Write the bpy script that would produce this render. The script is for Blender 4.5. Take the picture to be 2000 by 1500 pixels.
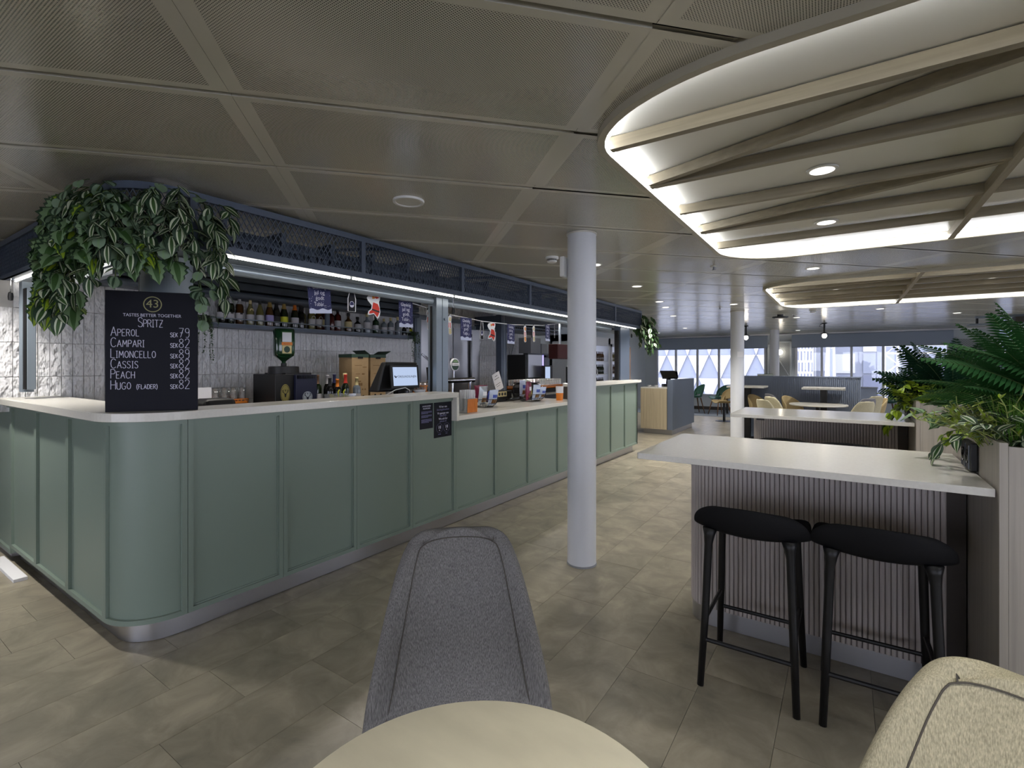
import bpy, bmesh, math, random
from mathutils import Vector, Matrix, Euler
PI = math.pi
for o in list(bpy.data.objects): bpy.data.objects.remove(o)
SC = bpy.context.scene
COL = SC.collection
# ------------------------------------------------------------------ camera
TH = math.atan(650/961.0)
cam = bpy.data.cameras.new('camera'); cam.sensor_width = 36; cam.sensor_fit = 'HORIZONTAL'
cam.lens = 36*961/2000; cam.shift_y = -36/2000; cam.clip_start = .05; cam.clip_end = 200
camo = bpy.data.objects.new('camera', cam); COL.objects.link(camo)
camo.location = (0, 0, 1.36); camo.rotation_euler = (PI/2, 0, TH); SC.camera = camo
# ------------------------------------------------------------------ colour management and sampling
SC.view_settings.view_transform = 'Standard'; SC.view_settings.look = 'None'
SC.view_settings.gamma = 1; SC.view_settings.use_curve_mapping = False
SC.view_settings.exposure = 0.0
cy = SC.cycles
cy.use_denoising = True; cy.max_bounces = 8; cy.diffuse_bounces = 4; cy.glossy_bounces = 4
cy.transmission_bounces = 6; cy.transparent_max_bounces = 28; cy.sample_clamp_indirect = 4; cy.caustics_reflective = False; cy.caustics_refractive = False
# ------------------------------------------------------------------ world: overcast daylight sky
W = bpy.data.worlds.new('world'); SC.world = W; W.use_nodes = True
bg = W.node_tree.nodes['Background']; bg.inputs[0].default_value = (.80, .84, 1.0, 1); bg.inputs[1].default_value = 6.8
sun = bpy.data.lights.new('sun', 'SUN'); sun.energy = .8; sun.angle = .05; sun.color = (1, .98, .95)
suno = bpy.data.objects.new('sun', sun); COL.objects.link(suno); suno.rotation_euler = (math.radians(52), 0, math.radians(12))
def lamp(name, kind, loc, energy, color=(1, .96, .90), rot=(0, 0, 0), size=.08, angle=100, blend=.6):
    l = bpy.data.lights.new(name, kind); l.energy = energy; l.color = color
    if kind == 'SPOT': l.spot_size = math.radians(angle); l.spot_blend = blend; l.shadow_soft_size = size
    elif kind == 'AREA': l.shape = 'DISK'; l.size = size
    else: l.shadow_soft_size = size
    o = bpy.data.objects.new(name, l); COL.objects.link(o); o.location = loc; o.rotation_euler = rot
    return o
# ------------------------------------------------------------------ materials
def lin(c): return tuple(((x/255)/12.92 if x/255 <= .04045 else ((x/255+.055)/1.055)**2.4) for x in c)
MATS = {}
def mat(name, rgb, rough=.5, metal=0, spec=.5, var=None, bump=None, emit=0, trans=0, coat=0, alpha=1, ior=1.45, rand=False):
    """rgb sRGB 0-255; var=(scale xyz, amount, detail) colour grain; bump=(scale xyz, strength, detail)"""
    m = bpy.data.materials.new(name); m.use_nodes = True; nt = m.node_tree; b = nt.nodes['Principled BSDF']
    c = lin(rgb)+(1,)
    b.inputs['Base Color'].default_value = c; b.inputs['Roughness'].default_value = rough; b.inputs['Metallic'].default_value = metal
    b.inputs['Specular IOR Level'].default_value = spec; b.inputs['Transmission Weight'].default_value = trans
    b.inputs['Coat Weight'].default_value = coat; b.inputs['Alpha'].default_value = alpha; b.inputs['IOR'].default_value = ior
    if emit:
        b.inputs['Emission Color'].default_value = c; b.inputs['Emission Strength'].default_value = emit
    def noise(scale, det):
        tc = nt.nodes.new('ShaderNodeTexCoord'); mp = nt.nodes.new('ShaderNodeMapping'); n = nt.nodes.new('ShaderNodeTexNoise')
        mp.inputs['Scale'].default_value = scale; n.inputs['Scale'].default_value = 1; n.inputs['Detail'].default_value = det
        nt.links.new(tc.outputs['Object'], mp.inputs[0]); nt.links.new(mp.outputs[0], n.inputs['Vector'])
        if rand:
            oi = nt.nodes.new('ShaderNodeObjectInfo'); sv = nt.nodes.new('ShaderNodeVectorMath'); sv.operation = 'SCALE'; sv.inputs[0].default_value = (37, 19, 53); nt.links.new(oi.outputs['Random'], sv.inputs['Scale']); nt.links.new(sv.outputs[0], mp.inputs['Location'])
        return n
    if var:
        n = noise(var[0], var[2] if len(var) > 2 else 4)
        mx = nt.nodes.new('ShaderNodeMapRange'); mx.inputs['From Min'].default_value = .3; mx.inputs['From Max'].default_value = .7
        mx.inputs['To Min'].default_value = 1-var[1]; mx.inputs['To Max'].default_value = 1+var[1]
        nt.links.new(n.outputs[0], mx.inputs['Value'])
        vm = nt.nodes.new('ShaderNodeVectorMath'); vm.operation = 'SCALE'; vm.inputs[0].default_value = c[:3]
        nt.links.new(mx.outputs[0], vm.inputs['Scale']); nt.links.new(vm.outputs[0], b.inputs['Base Color'])
    if bump:
        n = noise(bump[0], bump[2] if len(bump) > 2 else 3)
        bp = nt.nodes.new('ShaderNodeBump'); bp.inputs['Strength'].default_value = bump[1]; bp.inputs['Distance'].default_value = bump[3] if len(bump) > 3 else .01
        nt.links.new(n.outputs[0], bp.inputs['Height']); nt.links.new(bp.outputs[0], b.inputs['Normal'])
    MATS[name] = m
    return m
def glow(name, rgb, s):
    m = bpy.data.materials.new(name); m.use_nodes = True; nt = m.node_tree; nt.nodes.clear()
    e = nt.nodes.new('ShaderNodeEmission'); e.inputs[0].default_value = lin(rgb)+(1,); e.inputs[1].default_value = s
    o = nt.nodes.new('ShaderNodeOutputMaterial'); nt.links.new(e.outputs[0], o.inputs[0]); MATS[name] = m; return m
def pane_mat(name, tint=(1, 1, 1), refl=.06):
    m = bpy.data.materials.new(name); m.use_nodes = True; nt = m.node_tree; nt.nodes.clear()
    t = nt.nodes.new('ShaderNodeBsdfTransparent'); t.inputs[0].default_value = tint+(1,)
    g = nt.nodes.new('ShaderNodeBsdfGlossy'); g.inputs['Roughness'].default_value = .02
    fr = nt.nodes.new('ShaderNodeFresnel'); fr.inputs[0].default_value = 1.45
    mx = nt.nodes.new('ShaderNodeMixShader'); o = nt.nodes.new('ShaderNodeOutputMaterial')
    nt.links.new(fr.outputs[0], mx.inputs[0]); nt.links.new(t.outputs[0], mx.inputs[1]); nt.links.new(g.outputs[0], mx.inputs[2]); nt.links.new(mx.outputs[0], o.inputs[0])
    MATS[name] = m; return m
M = MATS
mat('ceil_slab', (26, 26, 28), .8)
mat('ceil_plain', (208, 205, 194), .28, spec=.55)
mat('raft_ceiling', (226, 224, 216), .35)
mat('tile_white', (214, 213, 214), .12, spec=.6, bump=((26, 24, 15), .9, 2, .04), rand=True)
mat('grout', (168, 166, 164), .9)
mat('panel_green', (118, 132, 122), .42, bump=((160, 160, 160), .06, 1, .002))
mat('stone_white', (214, 211, 202), .16, spec=.5, var=((90, 90, 90), .03))
mat('steel', (190, 190, 194), .34, metal=1, bump=((4, 4, 300), .12, 2, .001))
mat('steel_dark', (92, 94, 98), .35, metal=1)
mat('chrome', (200, 200, 205), .12, metal=1)
mat('frame_blue', (74, 84, 100), .42, spec=.5)
mat('frame_grey', (120, 130, 140), .4)
mat('shutter', (128, 138, 148), .3, metal=.4)
mat('pillar_white', (206, 208, 213), .4)
mat('wall_grey', (196, 202, 206), .5)
mat('wall_paint', (190, 192, 192), .6)
mat('oak_beam', (142, 133, 114), .55, var=((3, 60, 60), .14), bump=((4, 90, 90), .12, 3, .002))
mat('oak_beam_y', (142, 133, 114), .55, var=((60, 3, 60), .14), bump=((90, 4, 90), .12, 3, .002))
mat('rim_cream', (172, 166, 148), .45)
mat('slat_wood', (182, 174, 170), .55, var=((80, 80, 2.5), .22), bump=((150, 150, 5), .12, 3, .002))
mat('dark_wood', (58, 52, 48), .6)
mat('ash_wood', (168, 161, 150), .5, var=((70, 70, 1.6), .12), bump=((150, 150, 4), .08, 3, .002))
mat('light_wood', (188, 174, 146), .5, var=((60, 60, 2), .1))
mat('mesh_wood', (150, 120, 84), .5, var=((40, 40, 3), .15))
mat('fabric_shaded', (114, 112, 110), .95, spec=.15, var=((620, 620, 60), .45, 3), bump=((700, 700, 120), .5, 2, .003))  # shade is put into this colour; same fabric as the beige
mat('fabric_beige', (178, 171, 146), .95, spec=.15, var=((560, 560, 60), .30, 3), bump=((700, 700, 120), .5, 2, .003))
mat('fabric_slate', (112, 112, 118), .95, spec=.15, var=((300, 300, 40), .2, 3))
mat('seam', (84, 80, 74), .95)
mat('mustard', (158, 140, 102), .7, spec=.2, var=((120, 120, 120), .12))
mat('green_shell', (48, 92, 76), .5)
mat('walnut', (104, 76, 54), .5, var=((60, 60, 4), .2))
mat('black', (13, 13, 15), .45)
mat('black_matte', (18, 18, 20), .75, spec=.25)
mat('black_gloss', (10, 10, 12), .15)
mat('navy', (24, 28, 52), .5)
mat('board_navy', (17, 18, 28), .6, spec=.25)
mat('chalk', (206, 206, 222), .9)
mat('gold_print', (150, 148, 104), .7)
mat('print_white', (205, 205, 222), .8)
mat('print_lilac', (112, 112, 150), .8)
mat('paper', (225, 225, 228), .8)
mat('paper_shade', (190, 196, 222), .8)
mat('red_paint', (62, 14, 10), .5)
mat('red_print', (196, 54, 40), .7)
mat('orange', (214, 122, 36), .45)
mat('orange_print', (206, 132, 54), .7)
mat('flag_navy', (38, 42, 84), .75)
mat('cardboard', (152, 127, 92), .8, var=((30, 30, 30), .05))
mat('box_green', (40, 62, 50), .6)
mat('print_brown', (112, 84, 48), .8)
mat('blind', (150, 160, 176), .85, bump=((300, 300, 300), .1, 1, .001))
mat('mullion', (205, 207, 212), .5)
mat('booth', (112, 122, 142), .6, bump=((1, 1, 1), 0))
mat('desk_grey', (100, 110, 126), .55)
mat('carpet', (120, 128, 138), .95, var=((3, 3, 3), .2))
mat('led_body', (210, 210, 208), .4)
mat('plastic_white', (222, 222, 220), .45)
mat('plastic_grey', (140, 142, 146), .5)
mat('soil', (16, 15, 14), .95)
mat('stem_green', (66, 84, 40), .6)
mat('stem_brown', (70, 62, 44), .7)
mat('leaf_dark', (34, 58, 36), .6)
mat('leaf_mid', (56, 88, 40), .6)
mat('leaf_white', (196, 204, 176), .45)
mat('leaf_mint', (112, 140, 100), .6)
mat('leaf_sage', (112, 134, 108), .55)
mat('leaf_lime', (142, 168, 40), .42)
mat('fern_green', (38, 84, 40), .7, spec=.25)
mat('fern_dark', (22, 50, 34), .8, spec=.1)
mat('grass_green', (76, 122, 34), .5)
mat('twig_green', (148, 160, 92), .55)
mat('bot_green', (20, 30, 14), .08, spec=.6)
mat('bot_dark', (14, 14, 14), .08, spec=.6)
mat('bot_amber', (64, 38, 12), .08, spec=.6)
mat('bot_straw', (96, 90, 52), .08, spec=.6)
mat('bot_red', (66, 14, 8), .08, spec=.6)
mat('bot_clear', (104, 112, 120), .06, spec=.6)
mat('bot_bigreen', (20, 52, 30), .08, spec=.7)
mat('label_white', (176, 174, 178), .7)
mat('label_cream', (200, 186, 140), .7)
mat('label_yellow', (196, 196, 50), .7)
mat('label_lilac', (150, 142, 190), .7)
mat('label_black', (24, 24, 26), .6)
mat('foil_gold', (190, 160, 90), .4, metal=.5)
mat('foil_orange', (206, 110, 30), .4)
mat('foil_cream', (196, 180, 130), .5)
mat('emblem_gold', (150, 140, 84), .35, metal=.5)
mat('emblem_silver', (170, 178, 186), .35, metal=.3)
mat('bag_silver', (170, 176, 182), .3, metal=.4)
mat('bag_plum', (110, 22, 56), .3)
mat('bag_white', (188, 200, 222), .3)
mat('bag_blue', (60, 80, 160), .35)
mat('bag_brown', (120, 84, 44), .4)
mat('facade_white', (160, 161, 165), .8)
mat('facade_blue', (112, 117, 131), .8)
mat('facade_grey', (114, 118, 130), .8)
mat('facade_dark', (94, 98, 114), .8)
mat('ground_out', (70, 72, 80), .9)
mat('crane', (150, 148, 140), .6)
mat('mesh_grey', (150, 156, 160), .5)
glow('led', (248, 250, 255), 26)
glow('led_bar', (255, 249, 236), 20)
glow('lens', (255, 248, 238), 3)
glow('bulb', (255, 244, 226), 16)
glow('screen', (190, 208, 240), .95)
glow('fridge_light', (226, 232, 255), 1.6)
glow('purple_led', (170, 160, 255), 2.2)
glow('tap_light', (196, 230, 210), .8)
pane_mat('pane')
def tumbler():
    m = bpy.data.materials.new('glass_clear'); m.use_nodes = True; nt = m.node_tree; nt.nodes.clear()
    t = nt.nodes.new('ShaderNodeBsdfTransparent'); t.inputs[0].default_value = (.985, .99, .99, 1); g = nt.nodes.new('ShaderNodeBsdfGlossy'); g.inputs['Roughness'].default_value = .08; g.inputs[0].default_value = (.95, .97, 1, 1)
    lw = nt.nodes.new('ShaderNodeLayerWeight'); lw.inputs[0].default_value = .5; mx = nt.nodes.new('ShaderNodeMixShader'); o = nt.nodes.new('ShaderNodeOutputMaterial')
    df = nt.nodes.new('ShaderNodeBsdfDiffuse'); df.inputs[0].default_value = (.9, .92, .93, 1); m2 = nt.nodes.new('ShaderNodeMixShader'); m2.inputs[0].default_value = .14; nt.links.new(t.outputs[0], m2.inputs[1]); nt.links.new(df.outputs[0], m2.inputs[2]); t = m2  # white diffuse mixed in stands for glints on the glass
    nt.links.new(lw.outputs['Facing'], mx.inputs[0]); nt.links.new(t.outputs[0], mx.inputs[1]); nt.links.new(g.outputs[0], mx.inputs[2]); nt.links.new(mx.outputs[0], o.inputs[0]); MATS['glass_clear'] = m
tumbler()
# perforated metal ceiling panel: fine hole grid inside a plain border
def perf():
    m = mat('ceil_panel', (204, 201, 188), .2, spec=.8); nt = m.node_tree; b = nt.nodes['Principled BSDF']
    tc = nt.nodes.new('ShaderNodeTexCoord'); sp = nt.nodes.new('ShaderNodeSeparateXYZ'); nt.links.new(tc.outputs['Object'], sp.inputs[0])
    def op(o, a, bb=None):
        n = nt.nodes.new('ShaderNodeMath'); n.operation = o
        for i, v in enumerate((a, bb)):
            if v is None: continue
            if isinstance(v, (int, float)): n.inputs[i].default_value = v
            else: nt.links.new(v, n.inputs[i])
        return n.outputs[0]
    x, y = sp.outputs[0], sp.outputs[1]
    k = 2*PI/.0095
    sx = op('SINE', op('MULTIPLY', x, k)); sy = op('SINE', op('MULTIPLY', y, k))
    hole = op('GREATER_THAN', op('MULTIPLY', sx, sy), .36)
    ins = op('MULTIPLY', op('LESS_THAN', op('ABSOLUTE', x), .5575), op('LESS_THAN', op('ABSOLUTE', y), .268))
    f = op('MULTIPLY', hole, ins)
    mx = nt.nodes.new('ShaderNodeMixRGB'); nt.links.new(f, mx.inputs[0])
    mx.inputs[1].default_value = lin((204, 201, 188))+(1,); mx.inputs[2].default_value = lin((60, 58, 54))+(1,)
    nt.links.new(mx.outputs[0], b.inputs['Base Color'])
    n = nt.nodes.new('ShaderNodeTexNoise'); n.inputs['Scale'].default_value = 2.2; n.inputs['Detail'].default_value = 1
    nt.links.new(tc.outputs['Object'], n.inputs['Vector'])
    bp = nt.nodes.new('ShaderNodeBump'); bp.inputs['Strength'].default_value = .25; bp.inputs['Distance'].default_value = .02
    nt.links.new(n.outputs[0], bp.inputs['Height']); nt.links.new(bp.outputs[0], b.inputs['Normal'])
perf()
def floor_mat():
    m = mat('floor_tile', (150, 139, 122), .34, spec=.4); nt = m.node_tree; b = nt.nodes['Principled BSDF']
    tc = nt.nodes.new('ShaderNodeTexCoord'); oi = nt.nodes.new('ShaderNodeObjectInfo')
    ad = nt.nodes.new('ShaderNodeVectorMath'); ad.operation = 'ADD'
    sc = nt.nodes.new('ShaderNodeVectorMath'); sc.operation = 'SCALE'; sc.inputs['Scale'].default_value = 1.0
    nt.links.new(tc.outputs['Object'], ad.inputs[0])
    cm = nt.nodes.new('ShaderNodeVectorMath'); cm.operation = 'SCALE'; cm.inputs[0].default_value = (31, 17, 5)
    nt.links.new(oi.outputs['Random'], cm.inputs['Scale']); nt.links.new(cm.outputs[0], ad.inputs[1])
    n1 = nt.nodes.new('ShaderNodeTexNoise'); n1.inputs['Scale'].default_value = 5; n1.inputs['Detail'].default_value = 8; n1.inputs['Roughness'].default_value = .62; n1.inputs['Distortion'].default_value = .6
    nt.links.new(ad.outputs[0], n1.inputs['Vector'])
    r = nt.nodes.new('ShaderNodeValToRGB'); e = r.color_ramp.elements
    e[0].position = .28; e[0].color = lin((118, 113, 100))+(1,); e[1].position = .72; e[1].color = lin((166, 158, 140))+(1,)
    k = e.new(.5); k.color = lin((142, 135, 119))+(1,)
    nt.links.new(n1.outputs[0], r.inputs[0])
    hv = nt.nodes.new('ShaderNodeHueSaturation'); mr = nt.nodes.new('ShaderNodeMapRange'); mr.inputs['To Min'].default_value = .95; mr.inputs['To Max'].default_value = 1.05
    nt.links.new(oi.outputs['Random'], mr.inputs[0]); nt.links.new(mr.outputs[0], hv.inputs['Value']); nt.links.new(r.outputs[0], hv.inputs['Color']); nt.links.new(hv.outputs[0], b.inputs['Base Color'])
    bp = nt.nodes.new('ShaderNodeBump'); bp.inputs['Strength'].default_value = .08; bp.inputs['Distance'].default_value = .004
    nt.links.new(n1.outputs[0], bp.inputs['Height']); nt.links.new(bp.outputs[0], b.inputs['Normal'])
floor_mat()
def stone_top():
    m = mat('table_stone', (206, 200, 178), .3, var=((7, 16, 7), .07, 6), bump=((30, 60, 30), .08, 4, .003))
stone_top()
# ------------------------------------------------------------------ mesh helpers
class G:
    def __init__(s): s.v = []; s.f = []; s.m = []
    def add(s, v, f, m=0):
        n = len(s.v); s.v += [tuple(p) for p in v]; s.f += [tuple(i+n for i in q) for q in f]; s.m += [m]*len(f); return s
    def box(s, x0, y0, z0, x1, y1, z1, m=0):
        return s.add([(x0, y0, z0), (x1, y0, z0), (x1, y1, z0), (x0, y1, z0), (x0, y0, z1), (x1, y0, z1), (x1, y1, z1), (x0, y1, z1)],
                     [(0, 3, 2, 1), (4, 5, 6, 7), (0, 1, 5, 4), (1, 2, 6, 5), (2, 3, 7, 6), (3, 0, 4, 7)], m)
    def bar(s, a, b, w, h, m=0, up=(0, 0, 1)):
        a, b = Vector(a), Vector(b); d = (b-a).normalized(); u = Vector(up)
        if abs(d.dot(u)) > .99: u = Vector((1, 0, 0))
        r = d.cross(u).normalized()*w/2; u = r.cross(d).normalized()*h/2
        return s.add([a-r-u, a+r-u, a+r+u, a-r+u, b-r-u, b+r-u, b+r+u, b-r+u],
                     [(0, 1, 2, 3), (7, 6, 5, 4), (0, 4, 5, 1), (1, 5, 6, 2), (2, 6, 7, 3), (3, 7, 4, 0)], m)
    def tube(s, pts, r, n=8, m=0, caps=True):
        pts = [Vector(p) for p in pts]; N = len(pts); rs = r if isinstance(r, (list, tuple)) else [r]*N
        d0 = (pts[1]-pts[0]).normalized(); u = Vector((0, 0, 1)) if abs(d0.z) < .9 else Vector((1, 0, 0))
        v = []; f = []
        for i, p in enumerate(pts):
            d = (pts[min(i+1, N-1)]-pts[max(i-1, 0)]).normalized()
            a = d.cross(u).normalized(); b = a.cross(d).normalized(); u = b
            for k in range(n):
                t = 2*PI*k/n; v.append(p+a*(rs[i]*math.cos(t))+b*(rs[i]*math.sin(t)))
        for i in range(N-1):
            for k in range(n):
                f.append((i*n+k, (i+1)*n+k, (i+1)*n+(k+1) % n, i*n+(k+1) % n))
        if caps: f += [tuple(range(n)), tuple(reversed(range((N-1)*n, N*n)))]
        return s.add(v, f, m)
    def cyl(s, a, b, r, r1=None, n=16, m=0): return s.tube([a, b], [r, r if r1 is None else r1], n, m)
    def lathe(s, prof, n=16, c=(0, 0, 0), m=0, caps=True):
        v = []; f = []
        for r, z in prof:
            for k in range(n):
                t = 2*PI*k/n; v.append((c[0]+r*math.cos(t), c[1]+r*math.sin(t), c[2]+z))
        for i in range(len(prof)-1):
            for k in range(n): f.append((i*n+k, i*n+(k+1) % n, (i+1)*n+(k+1) % n, (i+1)*n+k))
        if caps: f += [tuple(reversed(range(n))), tuple(range((len(prof)-1)*n, len(prof)*n))]
        return s.add(v, f, m)
    def prism(s, poly, z0, z1, m=0):
        n = len(poly); a = sum(poly[i][0]*poly[(i+1) % n][1]-poly[(i+1) % n][0]*poly[i][1] for i in range(n))
        if a < 0: poly = poly[::-1]
        v = [(x, y, z0) for x, y in poly]+[(x, y, z1) for x, y in poly]
        f = [tuple(reversed(range(n))), tuple(range(n, 2*n))]+[(i, (i+1) % n, n+(i+1) % n, n+i) for i in range(n)]
        return s.add(v, f, m)
    def ribbon(s, path, z0, z1, t, m=0):
        """vertical wall of thickness t (to the left of the path direction) along a 2D path"""
        n = len(path); L = []
        for i in range(n):
            a = Vector(path[max(i-1, 0)]); b = Vector(path[min(i+1, n-1)]); d = (b-a).normalized(); L.append(Vector(path[i])+Vector((-d.y, d.x))*t)
        v = []
        for p, q in zip(path, L): v += [(p[0], p[1], z0), (p[0], p[1], z1), (q[0], q[1], z1), (q[0], q[1], z0)]
        f = []
        for i in range(n-1):
            for k in range(4): f.append((i*4+k, (i+1)*4+k, (i+1)*4+(k+1) % 4, i*4+(k+1) % 4))
        f += [(3, 2, 1, 0), tuple((n-1)*4+k for k in range(4))]
        return s.add(v, f, m)
    def grid(s, rows, m=0, mcol=None):
        R = len(rows); C = len(rows[0]); v = [p for r in rows for p in r]; n = len(s.v)
        s.v += [tuple(p) for p in v]
        for i in range(R-1):
            for j in range(C-1):
                s.f.append((n+i*C+j, n+i*C+j+1, n+(i+1)*C+j+1, n+(i+1)*C+j)); s.m.append(mcol[j] if mcol else m)
        return s
    def mesh(s, name, mats, smooth=False):
        me = bpy.data.meshes.new(name); me.from_pydata(s.v, [], s.f)
        for k in ([mats] if isinstance(mats, str) else mats): me.materials.append(M[k])
        me.polygons.foreach_set('material_index', s.m)
        if smooth: me.polygons.foreach_set('use_smooth', [True]*len(me.polygons))
        me.update(); return me
    def build(s, name, mats, parent=None, loc=None, rot=None, smooth=False, bevel=0, solid=0, sub=0, auto=False):
        me = s.mesh(name, mats, smooth or auto); o = put(name, me, parent, loc, rot)
        if solid:
            d = o.modifiers.new('solid', 'SOLIDIFY'); d.thickness = solid; d.offset = 0
        if sub:
            d = o.modifiers.new('sub', 'SUBSURF'); d.levels = sub; d.render_levels = sub
        if bevel:
            d = o.modifiers.new('bevel', 'BEVEL'); d.width = bevel; d.segments = 2; d.limit_method = 'ANGLE'; d.angle_limit = .7
        if auto:
            try: me.shade_flat() if False else me.set_sharp_from_angle(angle=.7)
            except Exception: pass
        return o
def put(name, me, parent=None, loc=None, rot=None):
    o = bpy.data.objects.new(name, me); COL.objects.link(o)
    if parent is not None: o.parent = parent
    if loc is not None: o.location = loc
    if rot is not None: o.rotation_euler = rot
    return o
def tag(o, label, cat, group=None):
    o['label'] = label; o['category'] = cat
    if group: o['group'] = group
    return o
def thing(name, label, cat, loc=(0, 0, 0), rz=0, group=None):
    o = put(name, None, None, loc, (0, 0, rz)); o.empty_display_size = .1
    return tag(o, label, cat, group)
def struct(o): o['kind'] = 'structure'; return o
def dup(root, loc=None, rz=None, label=None, group=None):
    r = root.copy(); COL.objects.link(r)
    if loc is not None: r.location = loc
    if rz is not None: r.rotation_euler = (0, 0, rz)
    if label: r['label'] = label
    if group: r['group'] = group
    for ch in list(root.children):
        c = ch.copy(); COL.objects.link(c); c.parent = r
        for g in list(ch.children):
            d = g.copy(); COL.objects.link(d); d.parent = c
    return r
def text(s, size, m, parent, loc, rot, name='lettering', align='CENTER', ext=.0006, sx=1, spacing=1):
    c = bpy.data.curves.new(name, 'FONT'); c.body = s; c.size = size; c.align_x = align; c.align_y = 'CENTER'; c.extrude = ext; c.space_character = spacing; c.resolution_u = 3
    c.materials.append(M[m]); o = put(name, c, parent, loc, rot)
    if sx != 1: o.scale = (sx, 1, 1)
    return o
def arc(cx, cy, r, a0, a1, n): return [(cx+r*math.cos(math.radians(a0+(a1-a0)*i/n)), cy+r*math.sin(math.radians(a0+(a1-a0)*i/n))) for i in range(n+1)]
# ================================================================== SETTING
def P2(x, y, z):   # picture position of a world point (used to sort pieces by how large they show)
    d = -math.sin(TH)*x+math.cos(TH)*y; l = math.cos(TH)*x+math.sin(TH)*y
    return (1000+961*l/d, 714-961*(z-1.36)/d, d) if d > .05 else (9e9, 9e9, d)
def seen(x, y, z, mg=250):
    p = P2(x, y, z); return p[2] > .3 and -mg < p[0] < 2000+mg and -mg < p[1] < 1500+mg
# ---- floor
fl = struct(G().box(-8, -5.4, -.1, 6.2, 16.3, -.008).build('floor', 'black_matte'))
tg = G().box(-.1517, -.3042, -.008, .1517, .3042, 0); tme = tg.mesh('tile', 'floor_tile')
cells = []
for i in range(-18, 23):
    for j in range(-10, 28):
        cx = -.82+.305*(i+.5); cyy = 1.974+.61*(j+.5)+(.305 if i % 2 else 0)+(.1525 if i % 3 == 0 else 0)
        if cyy > 16.2 or cyy < -5 or cx < -5.6: continue
        if cx < -3.1 and 1.5 < cyy < 7.4 and cx > -4.6: continue
        cells.append((cx, cyy))
vis = sorted([c for c in cells if seen(c[0], c[1], 0, 120)], key=lambda c: P2(c[0], c[1], 0)[2])[:298]
vs = set(vis); rest = G()
for c in cells:
    if c in vs: put('tile', tme, fl, (c[0], c[1], 0))
    else: rest.box(c[0]-.1517, c[1]-.3042, -.008, c[0]+.1517, c[1]+.3042, 0)
o = rest.build('far_tiles', 'floor_tile', fl); o['kind'] = 'stuff'
struct(G().box(-5.45, 13.9, -.002, 5.95, 15.95, .007).build('floor_carpet', 'carpet'))
# ---- ceiling: perforated panels on a grid turned 46.9 degrees, cut round the two light rafts
CZ = 2.267
ce = struct(G().box(-8, -5.4, 2.44, 6.2, 16.3, 2.6).build('ceiling', 'ceil_slab'))
def sup(cx, cy, rx, ry, a0, a1, n=14): return [(cx+rx*math.cos(math.radians(a0+(a1-a0)*i/n)), cy+ry*math.sin(math.radians(a0+(a1-a0)*i/n))) for i in range(n+1)]
def raft_line(off, x0, x1, y0, y1, near, far):
    (nx, ny), (fx, fy) = near, far
    return (sup(x0+nx, y0+ny, nx-off, ny-off, 180, 270)+sup(x1-nx, y0+ny, nx-off, ny-off, 270, 360)
            + sup(x1-fx, y1-fy, fx-off, fy-off, 0, 90)+sup(x0+fx, y1-fy, fx-off, fy-off, 90, 180))
RAFTS = [(-.845, 2.9, 1.50, 4.575, (.66, .44), (.52, .50)), (-.80, 2.9, 5.97, 8.83, (.62, .50), (.50, .72))]
def clip(poly, a, b, keep_left):
    out = []; n = len(poly)
    def sd(p): return ((b[0]-a[0])*(p[1]-a[1])-(b[1]-a[1])*(p[0]-a[0]))*(1 if keep_left else -1)
    for i in range(n):
        p, q = poly[i], poly[(i+1) % n]; sp, sq = sd(p), sd(q)
        if sp >= 0: out.append(p)
        if sp*sq < 0: t = sp/(sp-sq); out.append((p[0]+(q[0]-p[0])*t, p[1]+(q[1]-p[1])*t))
    return out if len(out) > 2 else []
def minus(poly, conv):
    pieces = []; rem = poly
    for i in range(len(conv)):
        a, b = conv[i], conv[(i+1) % len(conv)]
        if math.dist(a, b) < 1e-6: continue
        o = clip(rem, a, b, False)
        if o: pieces.append(o)
        rem = clip(rem, a, b, True)
        if not rem: break
    return pieces, rem
CA = math.radians(43.1); ca = (math.sin(CA), math.cos(CA)); cb = (-math.cos(CA), math.sin(CA)); CROT = math.atan2(ca[1], ca[0])
PW, PH = 1.2135/2, .594/2
pme = G().box(-PW, -PH, 0, PW, PH, .022).mesh('panel', 'ceil_panel')
far_pan = G(); n_pan = 0; cl = []
holes = [raft_line(.012, *r) for r in RAFTS]
holes = [h[::1] for h in holes]
for i in range(-12, 16):
    for j in range(-12, 26):
        A = -.552+1.215*(i+.5); B = 1.197+.6145*(j+.5); c = (ca[0]*A+cb[0]*B, ca[1]*A+cb[1]*B)
        if -7.5 < c[0] < 6 and -5.2 < c[1] < 16: cl.append((P2(c[0], c[1], CZ)[2] if seen(c[0], c[1], CZ, 400) else 99, c))
cl.sort(key=lambda t: t[0])
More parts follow.
